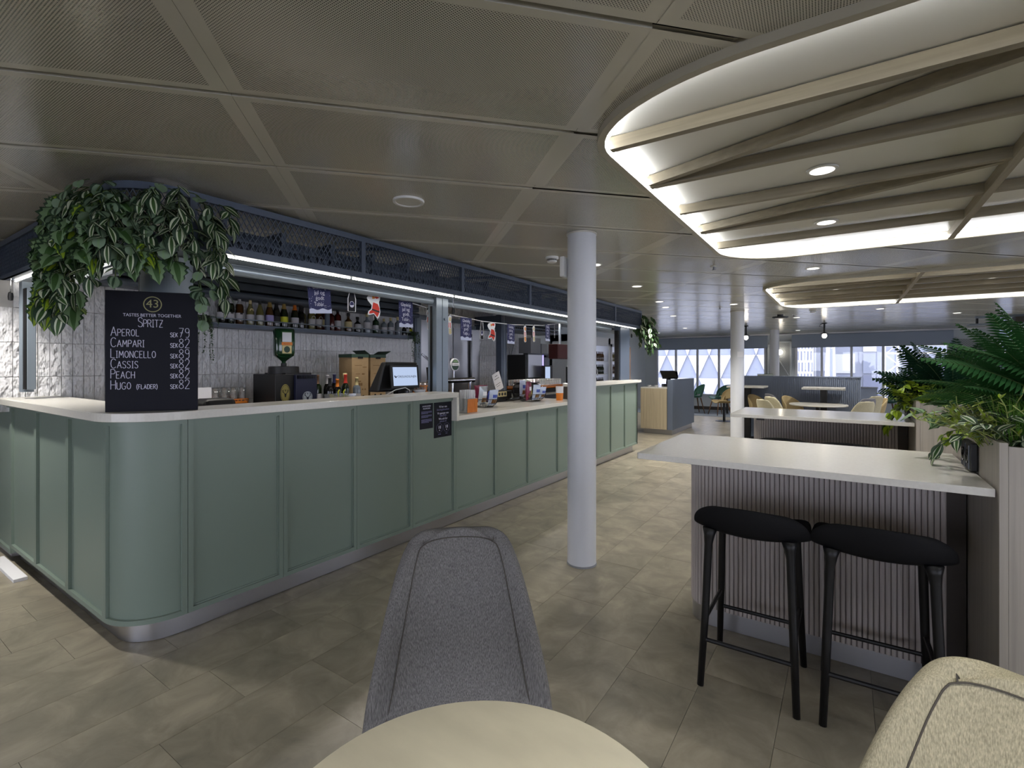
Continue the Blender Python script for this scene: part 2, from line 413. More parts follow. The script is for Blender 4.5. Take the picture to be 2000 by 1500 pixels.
for d, c in cl:
    q = [(c[0]+ca[0]*x+cb[0]*y, c[1]+ca[1]*x+cb[1]*y) for x, y in ((-PW, -PH), (PW, -PH), (PW, PH), (-PW, PH))]
    polys = [q]; cut = False
    for h in holes:
        new = []
        for p in polys:
            pc, rem = minus(p, h)
            if rem: cut = True; new += pc
            else: new.append(p)
        polys = new
    if not polys: continue
    def loc(p): dx, dy = p[0]-c[0], p[1]-c[1]; return (dx*ca[0]+dy*ca[1], dx*cb[0]+dy*cb[1])
    if not cut and n_pan < 285 and d < 90: o = put('panel', pme, ce, (c[0], c[1], CZ), (0, 0, CROT)); n_pan += 1
    elif cut:
        g = G()
        for p in polys: g.add([(*loc(k), 0) for k in p]+[(*loc(k), .012) for k in p], [tuple(reversed(range(len(p)))), tuple(range(len(p), 2*len(p)))])
        g.build('panel', 'ceil_panel', ce, (c[0], c[1], CZ), (0, 0, CROT)); n_pan += 1
    else:
        far_pan.prism(q, CZ, CZ+.022)
o = far_pan.build('far_panels', 'ceil_plain', ce); o['kind'] = 'stuff'
# ---- walls
WX = -4.9
wl = struct(G().box(-5.1, .906, 0, WX, 8.0, 2.44).box(-5.1, .8425, 1.135, WX, .906, 1.961).box(-8.2, .906, 0, -5.1, 1.1, 2.44).box(-8.2, -5.4, 0, -8.0, .906, 2.44).box(-8.2, -5.4, 0, -5.1, -5.2, 2.44).build('wall_left', 'grout'))
TW, TZ = .0655, (.785, 1.032, 1.279, 1.526, 1.773, 2.02, 2.267)
tl = G().box(0, -TW/2+.0016, .0016, .011, TW/2-.0016, .2454).build('wall_tile', 'tile_white', wl, (WX, 0, 0), bevel=.0022)
tl0 = tl.data; first = True; rest = G(); nt_ = 0
for k in range(-4, 103):
    y = .842+.0627*(k+.5) if False else .842+TW*(k+.5)
    for r in range(6):
        if y < .842: continue
        if y < .906 and not (1 <= r <= 4): continue
        if y < .906 and r == 4: continue
        if y < 3.75 and y > .62 and 1 <= r <= 4 or (y < 1.7 and y > .62 and r == 5):
            if first: tl.location = (WX, y, TZ[r]); first = False
            else:
                o = tl.copy(); COL.objects.link(o); o.location = (WX, y, TZ[r])
        else: rest.box(WX, y-TW/2+.0016, TZ[r]+.0016, WX+.011, y+TW/2-.0016, TZ[r]+.2454)
o = rest.build('far_wall_tiles', 'tile_white', wl); o['kind'] = 'stuff'
wj = struct(G().box(-5.7, 8.0, 0, -5.5, 16.2, 2.44).box(-5.6, 7.9, 0, WX, 8.0, 2.44).build('wall_left_far', 'wall_grey'))
g = G().box(6.0, -5.2, 0, 6.2, 16.2, .45).box(6.0, -5.2, 2.24, 6.2, 16.2, 2.44)
for a, b in ((-5.2, -4.0), (-.4, .6), (4.2, 5.4), (9.0, 10.2), (14.0, 16.2)): g.box(6.0, a, .45, 6.2, b, 2.24)
struct(g.build('wall_right', 'wall_paint'))
# front window wall
WY = 16.0; SIL = .45; HD = 2.24
g = G().box(-5.7, WY, 0, 6.2, WY+.2, SIL).box(-5.7, WY, HD, 6.2, WY+.2, 2.44)
for a, b in ((-5.7, -5.12), (-1.89, -1.165), (2.14, 2.95)): g.box(a, WY, SIL, b, WY+.2, HD)
struct(g.build('wall_front', 'wall_grey'))
struct(G().box(-5.5, WY-.03, 0, 6.0, WY, .1).build('baseboard_front', 'dark_wood'))
struct(G().box(-5.5, WY-.10, 2.235, 6.0, WY, 2.266).build('trim_1', 'paper'))
def window(name, x0, x1, mull, y=WY, s=1):
    w = struct(G().box(x0, y-.05 if s > 0 else y, SIL, x1, y+.1 if s > 0 else y+.05, SIL+.03).box(x0, y+.02*s-.03, HD-.04, x1, y+.02*s+.05, HD).build(name, 'mullion'))
    for k, m_ in enumerate(mull): G().box(m_-.028, y+.02*s-.04, SIL+.03, m_+.028, y+.02*s+.06, HD-.04).build('mullion', 'mullion', w)
    e = [x0]+[m_ for m_ in mull if x0+.05 < m_ < x1-.05]+[x1]
    for a, b in zip(e[:-1], e[1:]): G().box(a+.02, y+.04*s-.004, SIL+.03, b-.02, y+.04*s+.004, HD-.04).build('pane', 'pane', w)
    return w
window('window_1', -5.12, -1.89, (-5.09, -4.484, -3.821, -3.189, -2.54, -1.92))
window('window_2', -1.165, 2.14, (-1.135, -.525, .148, .827, 1.468, 2.11))
window('window_3', 2.95, 6.0, (2.98, 3.6, 4.2, 4.8, 5.4))
for (a, b, lb) in ((-5.16, -1.85, 'grey roller blind half drawn over the window behind the till desk'), (-1.24, 2.19, 'grey roller blind half drawn over the window beyond the two bar tables')):
    t = thing('roller_blind', lb, 'blind', ((a+b)/2, WY-.06, 2.20), 0, None); L = (b-a)/2
    G().cyl((-L, 0, 0), (L, 0, 0), .025, n=10).build('roller', 'blind', t); G().box(-L, -.026, -.325, L, -.022, 0).build('cloth', 'blind', t)
    G().bar((-L, -.024, -.33), (L, -.024, -.33), .014, .02).build('hem_bar', 'frame_grey', t)
# back window wall (behind the camera)
BY = -5.2
g = G().box(-5.1, BY-.2, 0, 6.2, BY, SIL).box(-5.1, BY-.2, HD, 6.2, BY, 2.44)
for a, b in ((-5.1, -4.3), (-.9, -.1), (3.3, 6.2)): g.box(a, BY-.2, SIL, b, BY, HD)
struct(g.build('wall_back', 'wall_paint'))
window('window_4', -4.3, -.9, (-3.4, -2.6, -1.7), BY, -1); window('window_5', -.1, 3.3, (.7, 1.6, 2.5), BY, -1)
for k, (a, b) in enumerate(((-4.0, -.4), (.6, 4.2), (5.4, 9.0), (10.2, 14.0))):  # unseen side windows, added to let fill light into the room
    w = struct(G().box(6.0, a, .45, 6.1, b, .48).box(6.02, a, 2.2, 6.1, b, 2.24).build('window_%d' % (6+k), 'mullion'))
    for q in range(5): y = a+(b-a)*q/4; G().box(6.0, y-.028, .48, 6.1, y+.028, 2.2).build('mullion', 'mullion', w)
    G().box(6.05, a, .48, 6.056, b, 2.2).build('pane', 'pane', w)
# ---- pillars
for y, x, lb in ((3.075, -1.50, 'round white pillar standing alone in front of the bar counter'), (8.93, -1.49, 'round white pillar with a small white card, beside the far bar table'), (13.9, -1.46, 'slim round white pillar near the windows between the two blinds'), (14.0, 2.93, 'round white pillar rising behind the big fern')):
    t = thing('pillar', lb, 'pillar', (x, y, 0))
    r = .098 if y < 4 else .105
    G().lathe([(r, 0), (r, CZ)], 40).build('shaft', 'pillar_white', t, auto=True)
    G().lathe([(r+.004, 0), (r+.004, .012)], 40).build('base_ring', 'plastic_grey', t, auto=True)
    G().lathe([(r+.006, CZ-.012), (r+.006, CZ-.002)], 40).build('top_ring', 'ceil_plain', t, auto=True)
    if 8 < y < 9:
        G().box(-.02, -.114, 1.5, .075, -.108, 1.59).build('card', 'paper', t, rot=(0, 0, math.radians(20)))
# pier panels with expanded mesh between the windows, wall light
def pier_panel(x0, x1, lb):
    t = thing('mesh_wall_panel', lb, 'panel', ((x0+x1)/2, WY-.03, .6)); w = (x1-x0)/2
    fr = G()
    for s in (-1, 1): fr.box(s*w-.02, -.02, 0, s*w+.02, .02, 1.43)
    fr.box(-w, -.02, -.02, w, .02, .02).box(-w, -.02, 1.41, w, .02, 1.45).bar((-w, -.01, 1.4), (w, -.01, .4), .02, .02)
    fr.build('frame', 'wall_grey', t); G().box(-w, .01, 0, w, .018, 1.43).build('backing', 'mesh_grey', t)
    g = G(); nx = int(2*w/.05)
    for i in range(nx):
        for k in range(28):
            x = -w+.05*(i+.5); z = .05*k+.02
            for s in (-1, 1): g.bar((x, 0, z), (x+s*.025, 0, z+.025), .004, .006); g.bar((x+s*.025, 0, z+.025), (x, 0, z+.05), .004, .006)
    g.build('mesh', 'wall_paint', t)
pier_panel(-1.84, -1.27, 'grey expanded mesh panel on the pier between the two blinds')
pier_panel(2.26, 2.88, 'grey expanded mesh panel on the pier behind the ferns')
t = thing('wall_light', 'round glowing wall light on the mesh panel behind the slim pillar', 'lamp', (-1.53, WY-.06, 1.74))
G().lathe([(.0, 0), (.05, .0), (.05, .03)], 20, caps=False).build('back_plate', 'chrome', t, rot=(PI/2, 0, 0)); 
bm = bmesh.new(); bmesh.ops.create_icosphere(bm, subdivisions=2, radius=.075); me = bpy.data.meshes.new('globe'); bm.to_mesh(me); bm.free(); me.materials.append(M['bulb']); GLOBE = me
put('globe', me, t, (0, -.08, 0))
# ---- outside: dockside ground, patterned building, grey building, slit tower, white gable, tower crane
struct(G().box(-60, 16.5, -6.2, 60, 80, -6).build('ground', 'ground_out'))
struct(G().box(-60, -80, -6.2, 60, -5.5, -6).build('ground', 'ground_out'))
b = thing('patterned_building', 'pale building with triangular white and grey cladding beyond the window', 'building', (-8, 26, -6))
G().box(-7, 0, 0, 5.4, 8, 15).build('wall', 'facade_blue', b)
tri = {}
for k in range(11):
    x = -6.6+1.06*k
    for z0, z1 in ((-.5, .72), (.72, 1.87), (1.87, 3.4), (3.4, 5.0)):
        x = -6.6+1.06*k+(.53 if z0 in (.72, 3.4) else 0)
        p = [(x, z1+6), (x+1.0, z1+6), (x+.5, z0+6)]
        g = G(); g.add([(a_, -.001, c_) for a_, c_ in p]+[(a_, -.08, c_) for a_, c_ in p], [(0, 1, 2), (5, 4, 3), (0, 3, 4, 1), (1, 4, 5, 2), (2, 5, 3, 0)]); g.build('cladding_panel', 'facade_white', b)
b = thing('grey_building', 'grey building with rectangular facade panels beyond the second window', 'building', (2, 28, -6))
G().box(-4.4, 0, 0, 9, 8, 16).build('wall', 'facade_grey', b)
rnd = random.Random(4)
for i in range(9):
    for k in range(5):
        if rnd.random() < .6: G().box(-2.4+i*1.1, -.06, 5+k*1.0, -2.4+i*1.1+rnd.choice((.5, .8, 1.0)), 0, 5.9+k*1.0).build('facade_panel', rnd.choice(('facade_blue', 'facade_dark', 'facade_white')), b)
b = thing('slit_tower', 'white tower with narrow dark vertical slits beyond the second window', 'building', (-1.5, 25.5, -6))
G().box(-.42, 0, 0, .36, 2.3, 15).build('wall', 'facade_white', b)
for i in range(6):
    for k in range(9): G().box(-.38+i*.125+.03*(k % 2), -.03, 5.6+k*.5, -.34+i*.125+.03*(k % 2), .0, 6.0+k*.5).build('slit', 'facade_dark', b)
b = thing('white_gable', 'tall white pointed gable beyond the second window', 'building', (-.5, 25, -6))
g = G(); p = [(-.55, 0), (.35, 0), (.12, 9.4), (-.1, 9.4)]; g.add([(x, 0, z) for x, z in p]+[(x, 1, z) for x, z in p], [(0, 1, 2, 3), (7, 6, 5, 4), (0, 4, 5, 1), (1, 5, 6, 2), (2, 6, 7, 3), (3, 7, 4, 0)]); g.build('wall', 'facade_white', b)
G().box(-.02, -.05, 5, .06, 0, 9).build('ridge', 'facade_blue', b)
b = thing('tower_crane', 'pale lattice tower crane seen through the second window', 'crane', (1.5, 24, -6))
g = G()
for sx in (-.2, .2):
    for sy in (0, .4): g.box(sx-.02, sy-.02, 0, sx+.02, sy+.02, 14)
g.build('mast', 'crane', b); g = G()
for k in range(36):
    s = -1 if k % 2 else 1; g.bar((-.2*s, 0, k*.39), (.2*s, 0, k*.39+.39), .025, .025); g.bar((-.2*s, .4, k*.39), (.2*s, .4, k*.39+.39), .025, .025)
g.build('bracing', 'crane', b); G().box(-.3, 0, 7.8, 9, .1, 7.86).box(-.3, 0, 8.1, 9, .1, 8.16).build('jib', 'crane', b)
ORD = ('first', 'second', 'third', 'fourth', 'fifth', 'sixth', 'seventh', 'eighth', 'ninth', 'tenth', 'eleventh', 'twelfth', 'thirteenth', 'fourteenth', 'fifteenth')
# ================================================================== BAR COUNTER
FX, LY, AR = -2.745, .87, .25           # panel front plane, return plane, corner radius
ZB = .11
bar = thing('bar_counter', 'long sage green bar counter of framed panels with a rounded corner', 'bar', (FX, 4.4, 0))
OX, OY = -FX, -4.4
def bpart(g, name, mats, **k):
    o = g.build(name, mats, bar, (OX, OY, 0), **k); return o
def flat_panel(y0, y1, z0, z1):          # front panel, faces +X
    g = G(); y0 += .0012; y1 -= .0012; w = .024; d = .016
    g.box(FX-.03, y0, z0, FX-d, y1, z1)
    g.box(FX-d, y0, z0, FX, y0+w, z1).box(FX-d, y1-w, z0, FX, y1, z1).box(FX-d, y0+w, z0, FX, y1-w, z0+w).box(FX-d, y0+w, z1-w, FX, y1-w, z1)
    g.box(FX-d, y0+w, z0+w, FX-d+.006, y0+w+.008, z1-w).box(FX-d, y1-w-.008, z0+w, FX-d+.006, y1-w, z1-w).box(FX-d, y0+w, z0+w, FX-d+.006, y1-w, z0+w+.008).box(FX-d, y0+w, z1-w-.008, FX-d+.006, y1-w, z1-w)
    bpart(g, 'panel', 'panel_green')
def side_panel(x0, x1, z0, z1, rec=0):   # return panel, faces -Y
    g = G(); x0 += .0012; x1 -= .0012; w = .024; d = .016; Y = LY+rec
    g.box(x0, Y+d, z0, x1, Y+.03, z1)
    g.box(x0, Y, z0, x0+w, Y+d, z1).box(x1-w, Y, z0, x1, Y+d, z1).box(x0+w, Y, z0, x1-w, Y+d, z0+w).box(x0+w, Y, z1-w, x1-w, Y+d, z1)
    bpart(g, 'panel', 'panel_green')
ZH, ZL = 1.092, .893
for a, b in ((1.14, 1.651), (1.651, 2.178), (2.178, 2.70), (2.70, 3.205)): flat_panel(a, b, ZB, ZH)
for a, b in ((3.205, 3.797), (3.797, 4.385), (4.385, 5.03), (5.03, 5.55)): flat_panel(a, b, ZB, ZL)
for a, b in ((5.55, 6.104), (6.104, 6.593), (6.593, 7.126), (7.126, 7.637)): flat_panel(a, b, ZB, ZH)
for a, b in ((-3.55, -2.99), (-4.163, -3.55), (-4.756, -4.163)): side_panel(a, b, ZB, ZH)
side_panel(-5.35, -4.775, .06, ZH, .004)
# curved corner panel
cx, cyy = FX-AR, LY+AR
g = G(); w = .024; d = .016
def cor(r, n=20, a0=-89.5, a1=0):
    p = arc(cx, cyy, r, a0, a1, n)
    return p+[(cx+r, 1.1388)] if a1 == 0 else p
P0 = [(-2.99, LY)]+cor(AR)+[(FX, 1.138)]
g.ribbon([(x, y) for x, y in cor(AR-d)], ZB, ZH, .014)
g.ribbon(cor(AR), ZB, ZB+w, d).ribbon(cor(AR), ZH-w, ZH, d)
g.ribbon(cor(AR, 2, -89.5, -84), ZB+w, ZH-w, d).ribbon([(FX, 1.114), (FX, 1.1388)], ZB+w, ZH-w, d)
bpart(g, 'curved_panel', 'panel_green', auto=True)
# end panel, carcass, kick
g = G().box(-3.4, 7.607, ZB, FX, 7.637, ZH); bpart(g, 'end_panel', 'panel_green')
g = G().ribbon([(-4.80, LY+.06), (-3.0, LY+.06)]+arc(cx, cyy, AR-.06, -88, -2, 16)+[(FX-.055, 1.2), (FX-.055, 7.56)], .002, ZB, .012)
bpart(g, 'kickboard', 'steel', auto=True)
g = G().box(-3.42, 1.2, ZB, FX-.035, 3.2, 1.09).box(-3.42, 3.2, ZB, FX-.035, 5.55, .89).box(-3.42, 5.55, ZB, FX-.035, 7.6, .89).box(-3.06, 5.55, .89, FX-.035, 7.6, 1.09).box(-4.88, LY+.035, ZB, -3.0, 1.12, 1.09)
g = G().box(-3.42, 1.2, ZB, FX-.035, 7.6, .89).box(-2.97, 1.2, .89, FX-.035, 3.19, 1.09).box(-2.97, 5.56, .89, FX-.035, 7.6, 1.09).box(-4.88, LY+.035, ZB, -3.0, 1.14, 1.09)
bpart(g, 'carcass', 'dark_wood')
# worktops
def slab(name, label, poly, z0, z1, extra=None):
    cxm = sum(p[0] for p in poly)/len(poly); cym = sum(p[1] for p in poly)/len(poly)
    g = G().prism([(x-cxm, y-cym) for x, y in poly], 0, z1-z0)
    if extra: x0, y0, zz0, x1, y1, zz1 = extra; g.box(x0-cxm, y0-cym, zz0-z0, x1-cxm, y1-cym, zz1-z0)
    o = g.build(name, 'stone_white', None, (cxm, cym, z0), bevel=.003); tag(o, label, 'worktop'); return o
ov = .045
slab('worktop', 'raised white stone bar top bending round the corner under the chalkboard', [(FX+ov, 3.195)]+arc(cx, cyy, AR+ov, 0, -90, 16)+[(-5.4, LY-ov), (-5.4, .905), (WX+.012, .905), (WX+.012, 1.15), (-2.98, 1.15), (-2.98, 3.195)], ZH, 1.134)
g = G().box(-.14, -.014, 0, .14, .014, .199); o = g.build('worktop', 'stone_white', None, (-2.84, 3.181, .893), bevel=.002); tag(o, 'white stone upright where the bar top steps down to the lower top', 'worktop')
slab('worktop', 'lower white stone bar top carrying the two wire snack baskets', [(FX+ov, 3.196), (FX+ov, 5.56), (-3.5, 5.56), (-3.5, 3.196)], .895, .935)
slab('worktop', 'raised white stone bar top at the far end beyond the pillar', [(FX+ov, 5.565), (FX+ov, 7.69), (-2.98, 7.69), (-2.98, 5.565)], ZH, 1.134)
slab('worktop', 'pale inner workbench hidden behind the raised bar top', [(-2.985, 1.16), (-2.985, 3.19), (-3.5, 3.19), (-3.5, 1.16)], .895, .935)
# back counter under the bottle shelf
t = thing('back_counter', 'pale back counter along the tiled wall under the bottle shelf', 'counter', (-4.55, 3.1, 0))
G().box(-.335, -1.7, .90, .33, 1.72, .94).build('worktop', 'stone_white', t); G().box(-.33, -1.68, .1, .31, 1.7, .90).build('carcass', 'steel_dark', t)
for k in range(5): G().box(.31, -1.68+k*.676, .12, .325, -1.68+k*.676+.66, .88).build('door', 'steel_dark', t)
t = thing('back_counter', 'back counter beyond the steel doors with coffee machine and glasses', 'counter', (-4.3, 6.7, 0))
G().box(-.58, -.82, .90, .42, 1.0, .94).build('worktop', 'stone_white', t); G().box(-.57, -.8, .1, .40, .98, .90).build('carcass', 'steel_dark', t)
for k in range(3): G().box(.40, -.79+k*.6, .12, .415, -.79+k*.6+.585, .88).build('door', 'steel_dark', t)
# white strip on the floor by the return
tag(G().box(-4.9, .80, 0, -4.30, .866, .022).build('white_floor_strip', 'paper', bevel=.002), 'white strip lying on the floor by the bar return', 'strip')
# ------------------------------------------------------------------ CANOPY over the bar
cn = thing('bar_canopy', 'blue grey metal canopy of expanded mesh over the bar', 'canopy', (FX, 4.4, 1.95))
def cpart(g, name, mats, **k): return g.build(name, mats, cn, (OX, OY, -1.95), **k)
Z0, Z1 = 1.962, 2.25; R0 = .25
ctr = (-2.755-R0, LY+R0)
path = lambda off: [(-5.9, LY-off), (ctr[0], LY-off)]+arc(ctr[0], ctr[1], R0+off, -85, -5, 12)+[(ctr[0]+R0+off, ctr[1]), (ctr[0]+R0+off, 7.87)]
g = G().ribbon(path(0), Z1-.036, Z1, .03).ribbon(path(0), Z0, Z0+.04, .03); cpart(g, 'rail', 'frame_blue', auto=True)
for y in (1.172, 2.242, 3.31, 4.42, 5.55, 6.757, 7.855):
    g = G().box(-2.785, y-.017, Z0+.04, -2.753, y+.017, Z1-.036); cpart(g, 'post', 'frame_blue')
for x in (-3.03, -3.95): g = G().box(x-.015, LY+.001, Z0+.04, x+.015, LY+.03, Z1-.036); cpart(g, 'post', 'frame_blue')
g = G().box(-3.4, 7.845, Z0, -2.785, 7.87, Z0+.04).box(-3.4, 7.845, Z1-.036, -2.785, 7.87, Z1); cpart(g, 'rail', 'frame_blue')
def expanded(pts_fn, length, cw=.0305, ch=.058, zlo=Z0+.04, zhi=Z1-.036, t=.0035):
    """diamond lattice; pts_fn(s) gives the plan point at run s"""
    g = G(); n = max(1, int(round(length/cw))); cw = length/n; m_ = int((zhi-zlo)/ch+.5); ch = (zhi-zlo)/m_
    for i in range(n):
        for k in range(m_):
            for s in (0, 1):
                a = pts_fn(i*cw+(0 if s else cw)); b = pts_fn(i*cw+cw/2); c = pts_fn(i*cw+(cw if not s else 0))
                g.bar((*a, zlo+ch*k), (*b, zlo+ch*(k+.5)), .006, t); g.bar((*b, zlo+ch*(k+.5)), (*c, zlo+ch*(k+1)), .006, t)
    return g
ys = (1.189, 2.225, 3.293, 4.403, 5.533, 6.74, 7.84); yb = (1.189, 2.259, 3.327, 4.437, 5.567, 6.774)
for a, b in zip(yb, ys[1:]): cpart(expanded(lambda s, a=a: (-2.77, a+s), b-a), 'mesh_panel', 'frame_blue')
for a, b in ((-5.88, -3.965), (-3.935, -3.045)): cpart(expanded(lambda s, a=a: (a+s, LY+.015), b-a), 'mesh_panel', 'frame_blue')
cpart(expanded(lambda s: (ctr[0]+(R0-.015)*math.cos(-PI/2+s/R0), ctr[1]+(R0-.015)*math.sin(-PI/2+s/R0)), PI/2*R0), 'mesh_panel', 'frame_blue')
cpart(expanded(lambda s: (-3.4+s, 7.857), .62), 'mesh_panel', 'frame_blue')
# soffit with light strips
g = G().box(-3.10, 1.12, Z0+.002, -2.785, 7.84, Z0+.012).box(-5.9, LY-.0, Z0+.002, -3.0, LY+.03, Z0+.012).box(WX+.012, LY+.03, Z0+.002, -3.0, 1.16, Z0+.012); cpart(g, 'soffit', 'frame_grey')
def strip(a, b):
    g = G().bar(a, b, .006, .007); s = cpart(g, 'light_strip', 'led_bar'); return s
for a, b in ((1.33, 2.165), (2.185, 3.235), (3.26, 4.36), (4.38, 5.50), (5.52, 6.70), (6.72, 7.72)): strip((-2.80, a, Z0-.006), (-2.80, b, Z0-.006))
for a, b in ((-4.86, -3.72), (-3.70, -3.26)): strip((a, LY+.045, Z0-.006), (b, LY+.045, Z0-.006))
# roller shutter boxes and cable trays inside the canopy
for y0, y1 in ((1.3, 4.35), (4.5, 7.6)):
    g = G().cyl((-3.06, y0, 2.09), (-3.06, y1, 2.09), .085, n=20); cpart(g, 'shutter_roll', 'frame_blue', auto=True)
    g = G().box(-2.93, y0, 2.015, -2.90, y1, 2.03)
    for k in range(int((y1-y0)/.05)): g.box(-2.93, y0+k*.05, 2.03, -2.92, y0+k*.05+.02, 2.075)
    g.box(-2.93, y0, 2.075, -2.90, y1, 2.09); cpart(g, 'cable_tray', 'frame_blue')
    for k in range(int((y1-y0)/.36)): g = G().box(-3.16, y0+.1+k*.36, 2.0, -2.95, y0+.13+k*.36, 2.2); cpart(g, 'hanger', 'frame_blue')
g = G().cyl((-4.8, 1.12, 2.09), (-3.3, 1.12, 2.09), .085, n=20); cpart(g, 'shutter_roll', 'frame_blue', auto=True)
for y in (2.55, 4.0, 5.2, 6.4): g = G().bar((-2.79, y, 2.235), (-3.3, y-.25, 2.235), .03, .02); cpart(g, 'brace', 'frame_blue')
for y in (2.95, 5.9): g = G().cyl((-2.80, y, 2.2), (-2.80, y, 2.44), .006, n=8); cpart(g, 'hanging_rod', 'chrome')
# bottom bars of the shutters
def shutter(label, g):
    c = [sum(p[i] for p in g.v)/len(g.v) for i in range(3)]; g.v = [tuple(p[i]-c[i] for i in range(3)) for p in g.v]
    tag(g.build('roller_shutter', 'shutter', None, c, auto=True), label, 'shutter')
def half_round(a, b):
    g = G(); g.tube([a, b], .032, 16); a2 = (a[0]-.02, a[1], a[2]+.03); b2 = (b[0]-.02, b[1], b[2]+.03); g.bar(a2, b2, .05, .04); return g
shutter('rounded grey shutter bar over the opening in front of the bottles', half_round((-3.03, 1.34, 1.93), (-3.03, 3.205, 1.93)))
shutter('rounded grey shutter bar over the opening with the second half of the bunting', half_round((-3.03, 3.38, 1.93), (-3.03, 7.2, 1.93)))
shutter('pale shutter bar over the opening of the tiled return', G().box(-4.60, 1.0, 1.86, -3.3, 1.04, 1.93).box(-4.60, .99, 1.905, -3.3, .999, 1.915))
# uprights
t = thing('shutter_post', 'blue grey grooved post between the two bar openings', 'post', (-3.03, 3.295, .936))
G().box(-.05, -.077, 0, .05, -.004, 1.026).box(-.05, .004, 0, .05, .077, 1.026).box(-.045, -.004, 0, .042, .004, 1.026).build('profile', 'shutter', t)
G().box(-.02, -.086, 0, .0, -.078, .95).build('guide', 'black_matte', t); G().cyl((.05, .03, .84), (.062, .03, .84), .012).build('lock', 'shutter', t)
t = thing('shutter_post', 'wide blue grey end post at the far end of the bar', 'post', (-2.93, 7.32, 1.134))
G().box(-.05, -.06, 0, .05, .33, .828).build('profile', 'frame_blue', t); G().box(-.03, -.11, 0, .03, -.061, .77).build('guide', 'black_matte', t); G().box(.02, .335, 0, .05, .37, .52).build('trim_board', 'walnut', t)
t = thing('shutter_post', 'grey shutter guide rail standing in front of the tiled wall', 'post', (-4.60, .93, 1.18))
G().box(-.085, -.03, 0, -.01, .03, .75).build('rail', 'frame_grey', t); G().box(-.01, -.025, .02, .06, .025, .70).build('channel', 'black_matte', t); G().box(.06, -.02, .02, .075, .02, .70).build('lip', 'frame_grey', t)
t = thing('corner_column', 'smooth grey column in the bar corner behind the chalkboard', 'column', (-3.15, 1.20, .935))
G().lathe([(.125, 0), (.125, 1.02)], 32).build('shaft', 'frame_grey', t, auto=True); G().box(-.02, -.127, 0, -.01, -.12, 1.0).build('seam_strip', 'chrome', t)
for (x, y, lb) in ((-4.69, .86, 'small black pull switch hanging by the tiled wall'), (-2.80, 3.235, 'small black pull switch hanging beside the grooved post'), (-2.79, 7.5, 'small black pull switch hanging by the far end post')):
    t = thing('pull_switch', lb, 'switch', (x, y, 1.80)); G().cyl((0, 0, .05), (0, 0, .155), .003, n=6).build('cord', 'chrome', t)
    G().lathe([(.0, 0), (.013, .004), (.015, .03), (.012, .055), (.004, .062)], 10).build('body', 'black', t, auto=True)
# ------------------------------------------------------------------ interior of the bar: shelf, dark header, steel doors, fridges
sh = thing('bottle_shelf', 'dark grey wall shelf with a steel front rail full of bottles', 'shelf', (-4.78, 3.3, 1.71))
G().box(-.108, -1.42, .0, .105, 1.38, .034).build('board', 'frame_blue', sh)
G().box(.095, -1.42, .034, .10, 1.38, .038).build('lip', 'frame_grey', sh); G().cyl((.10, -1.42, .083), (.10, 1.38, .083), .006, n=8).build('rail', 'frame_grey', sh)
for y in (.03, 1.36): G().box(.07, y-.022, .034, .10, y+.022, .275).build('upright', 'frame_blue', sh)
t = thing('shelf_canopy', 'dark stepped metal box running along the wall above the bottles', 'canopy', (-4.75, 3.3, 1.99))
G().box(-.138, -2.0, 0, .06, 1.4, .06).box(-.138, -2.0, .075, .085, 1.4, .14).box(-.138, -2.0, .15, .12, 1.4, .22).build('housing', 'frame_blue', t); G().cyl((.07, -2.0, .03), (.07, 1.4, .03), .03, n=12).build('round_edge', 'frame_blue', t)
dr = thing('steel_door_unit', 'tall stainless steel double door unit behind the beer taps', 'door', (WX+.02, 5.55, 0))
G().box(0, -.72, 0, .03, -.62, 2.06).box(0, .50, 0, .03, .60, 1.98).box(0, -.62, 2.0, .03, .5, 2.06).build('door_frame', 'frame_grey', dr)
G().box(.0, -.61, .02, .02, .05, 1.99).build('door_leaf', 'steel', dr); G().box(.02, .06, .02, .035, .69, 1.92).build('door_leaf', 'steel', dr)
G().box(.05, .42, .55, .065, .46, 1.85).build('handle', 'black_gloss', dr); G().bar((.025, -.60, 1.52), (.025, -.2, 1.30), .01, .03).build('diagonal_rail', 'chrome', dr); G().box(.036, .0, 1.36, .04, .10, 1.47).build('notice', 'paper', dr)
t = thing('steel_upright', 'dark blue grey upright between the tiled wall and the coffee machine', 'post', (-4.4, 6.21, .94)); G().box(-.05, -.07, 0, .05, .07, 1.2).build('profile', 'frame_blue', t); G().box(.05, -.01, 0, .055, .01, 1.2).build('groove_strip', 'frame_grey', t)
t = thing('shelf_canopy', 'dark stepped metal box above the coffee machine', 'canopy', (-4.5, 7.1, 1.93)); G().box(-.38, -.95, 0, .1, 1.0, .08).box(-.38, -.95, .1, .14, 1.0, .2).build('housing', 'frame_blue', t)
g = G(); [g.box(.1, -.9+k*.06, .03, .112, -.87+k*.06, .05) for k in range(30)]; g.build('vent_slots', 'black', t)
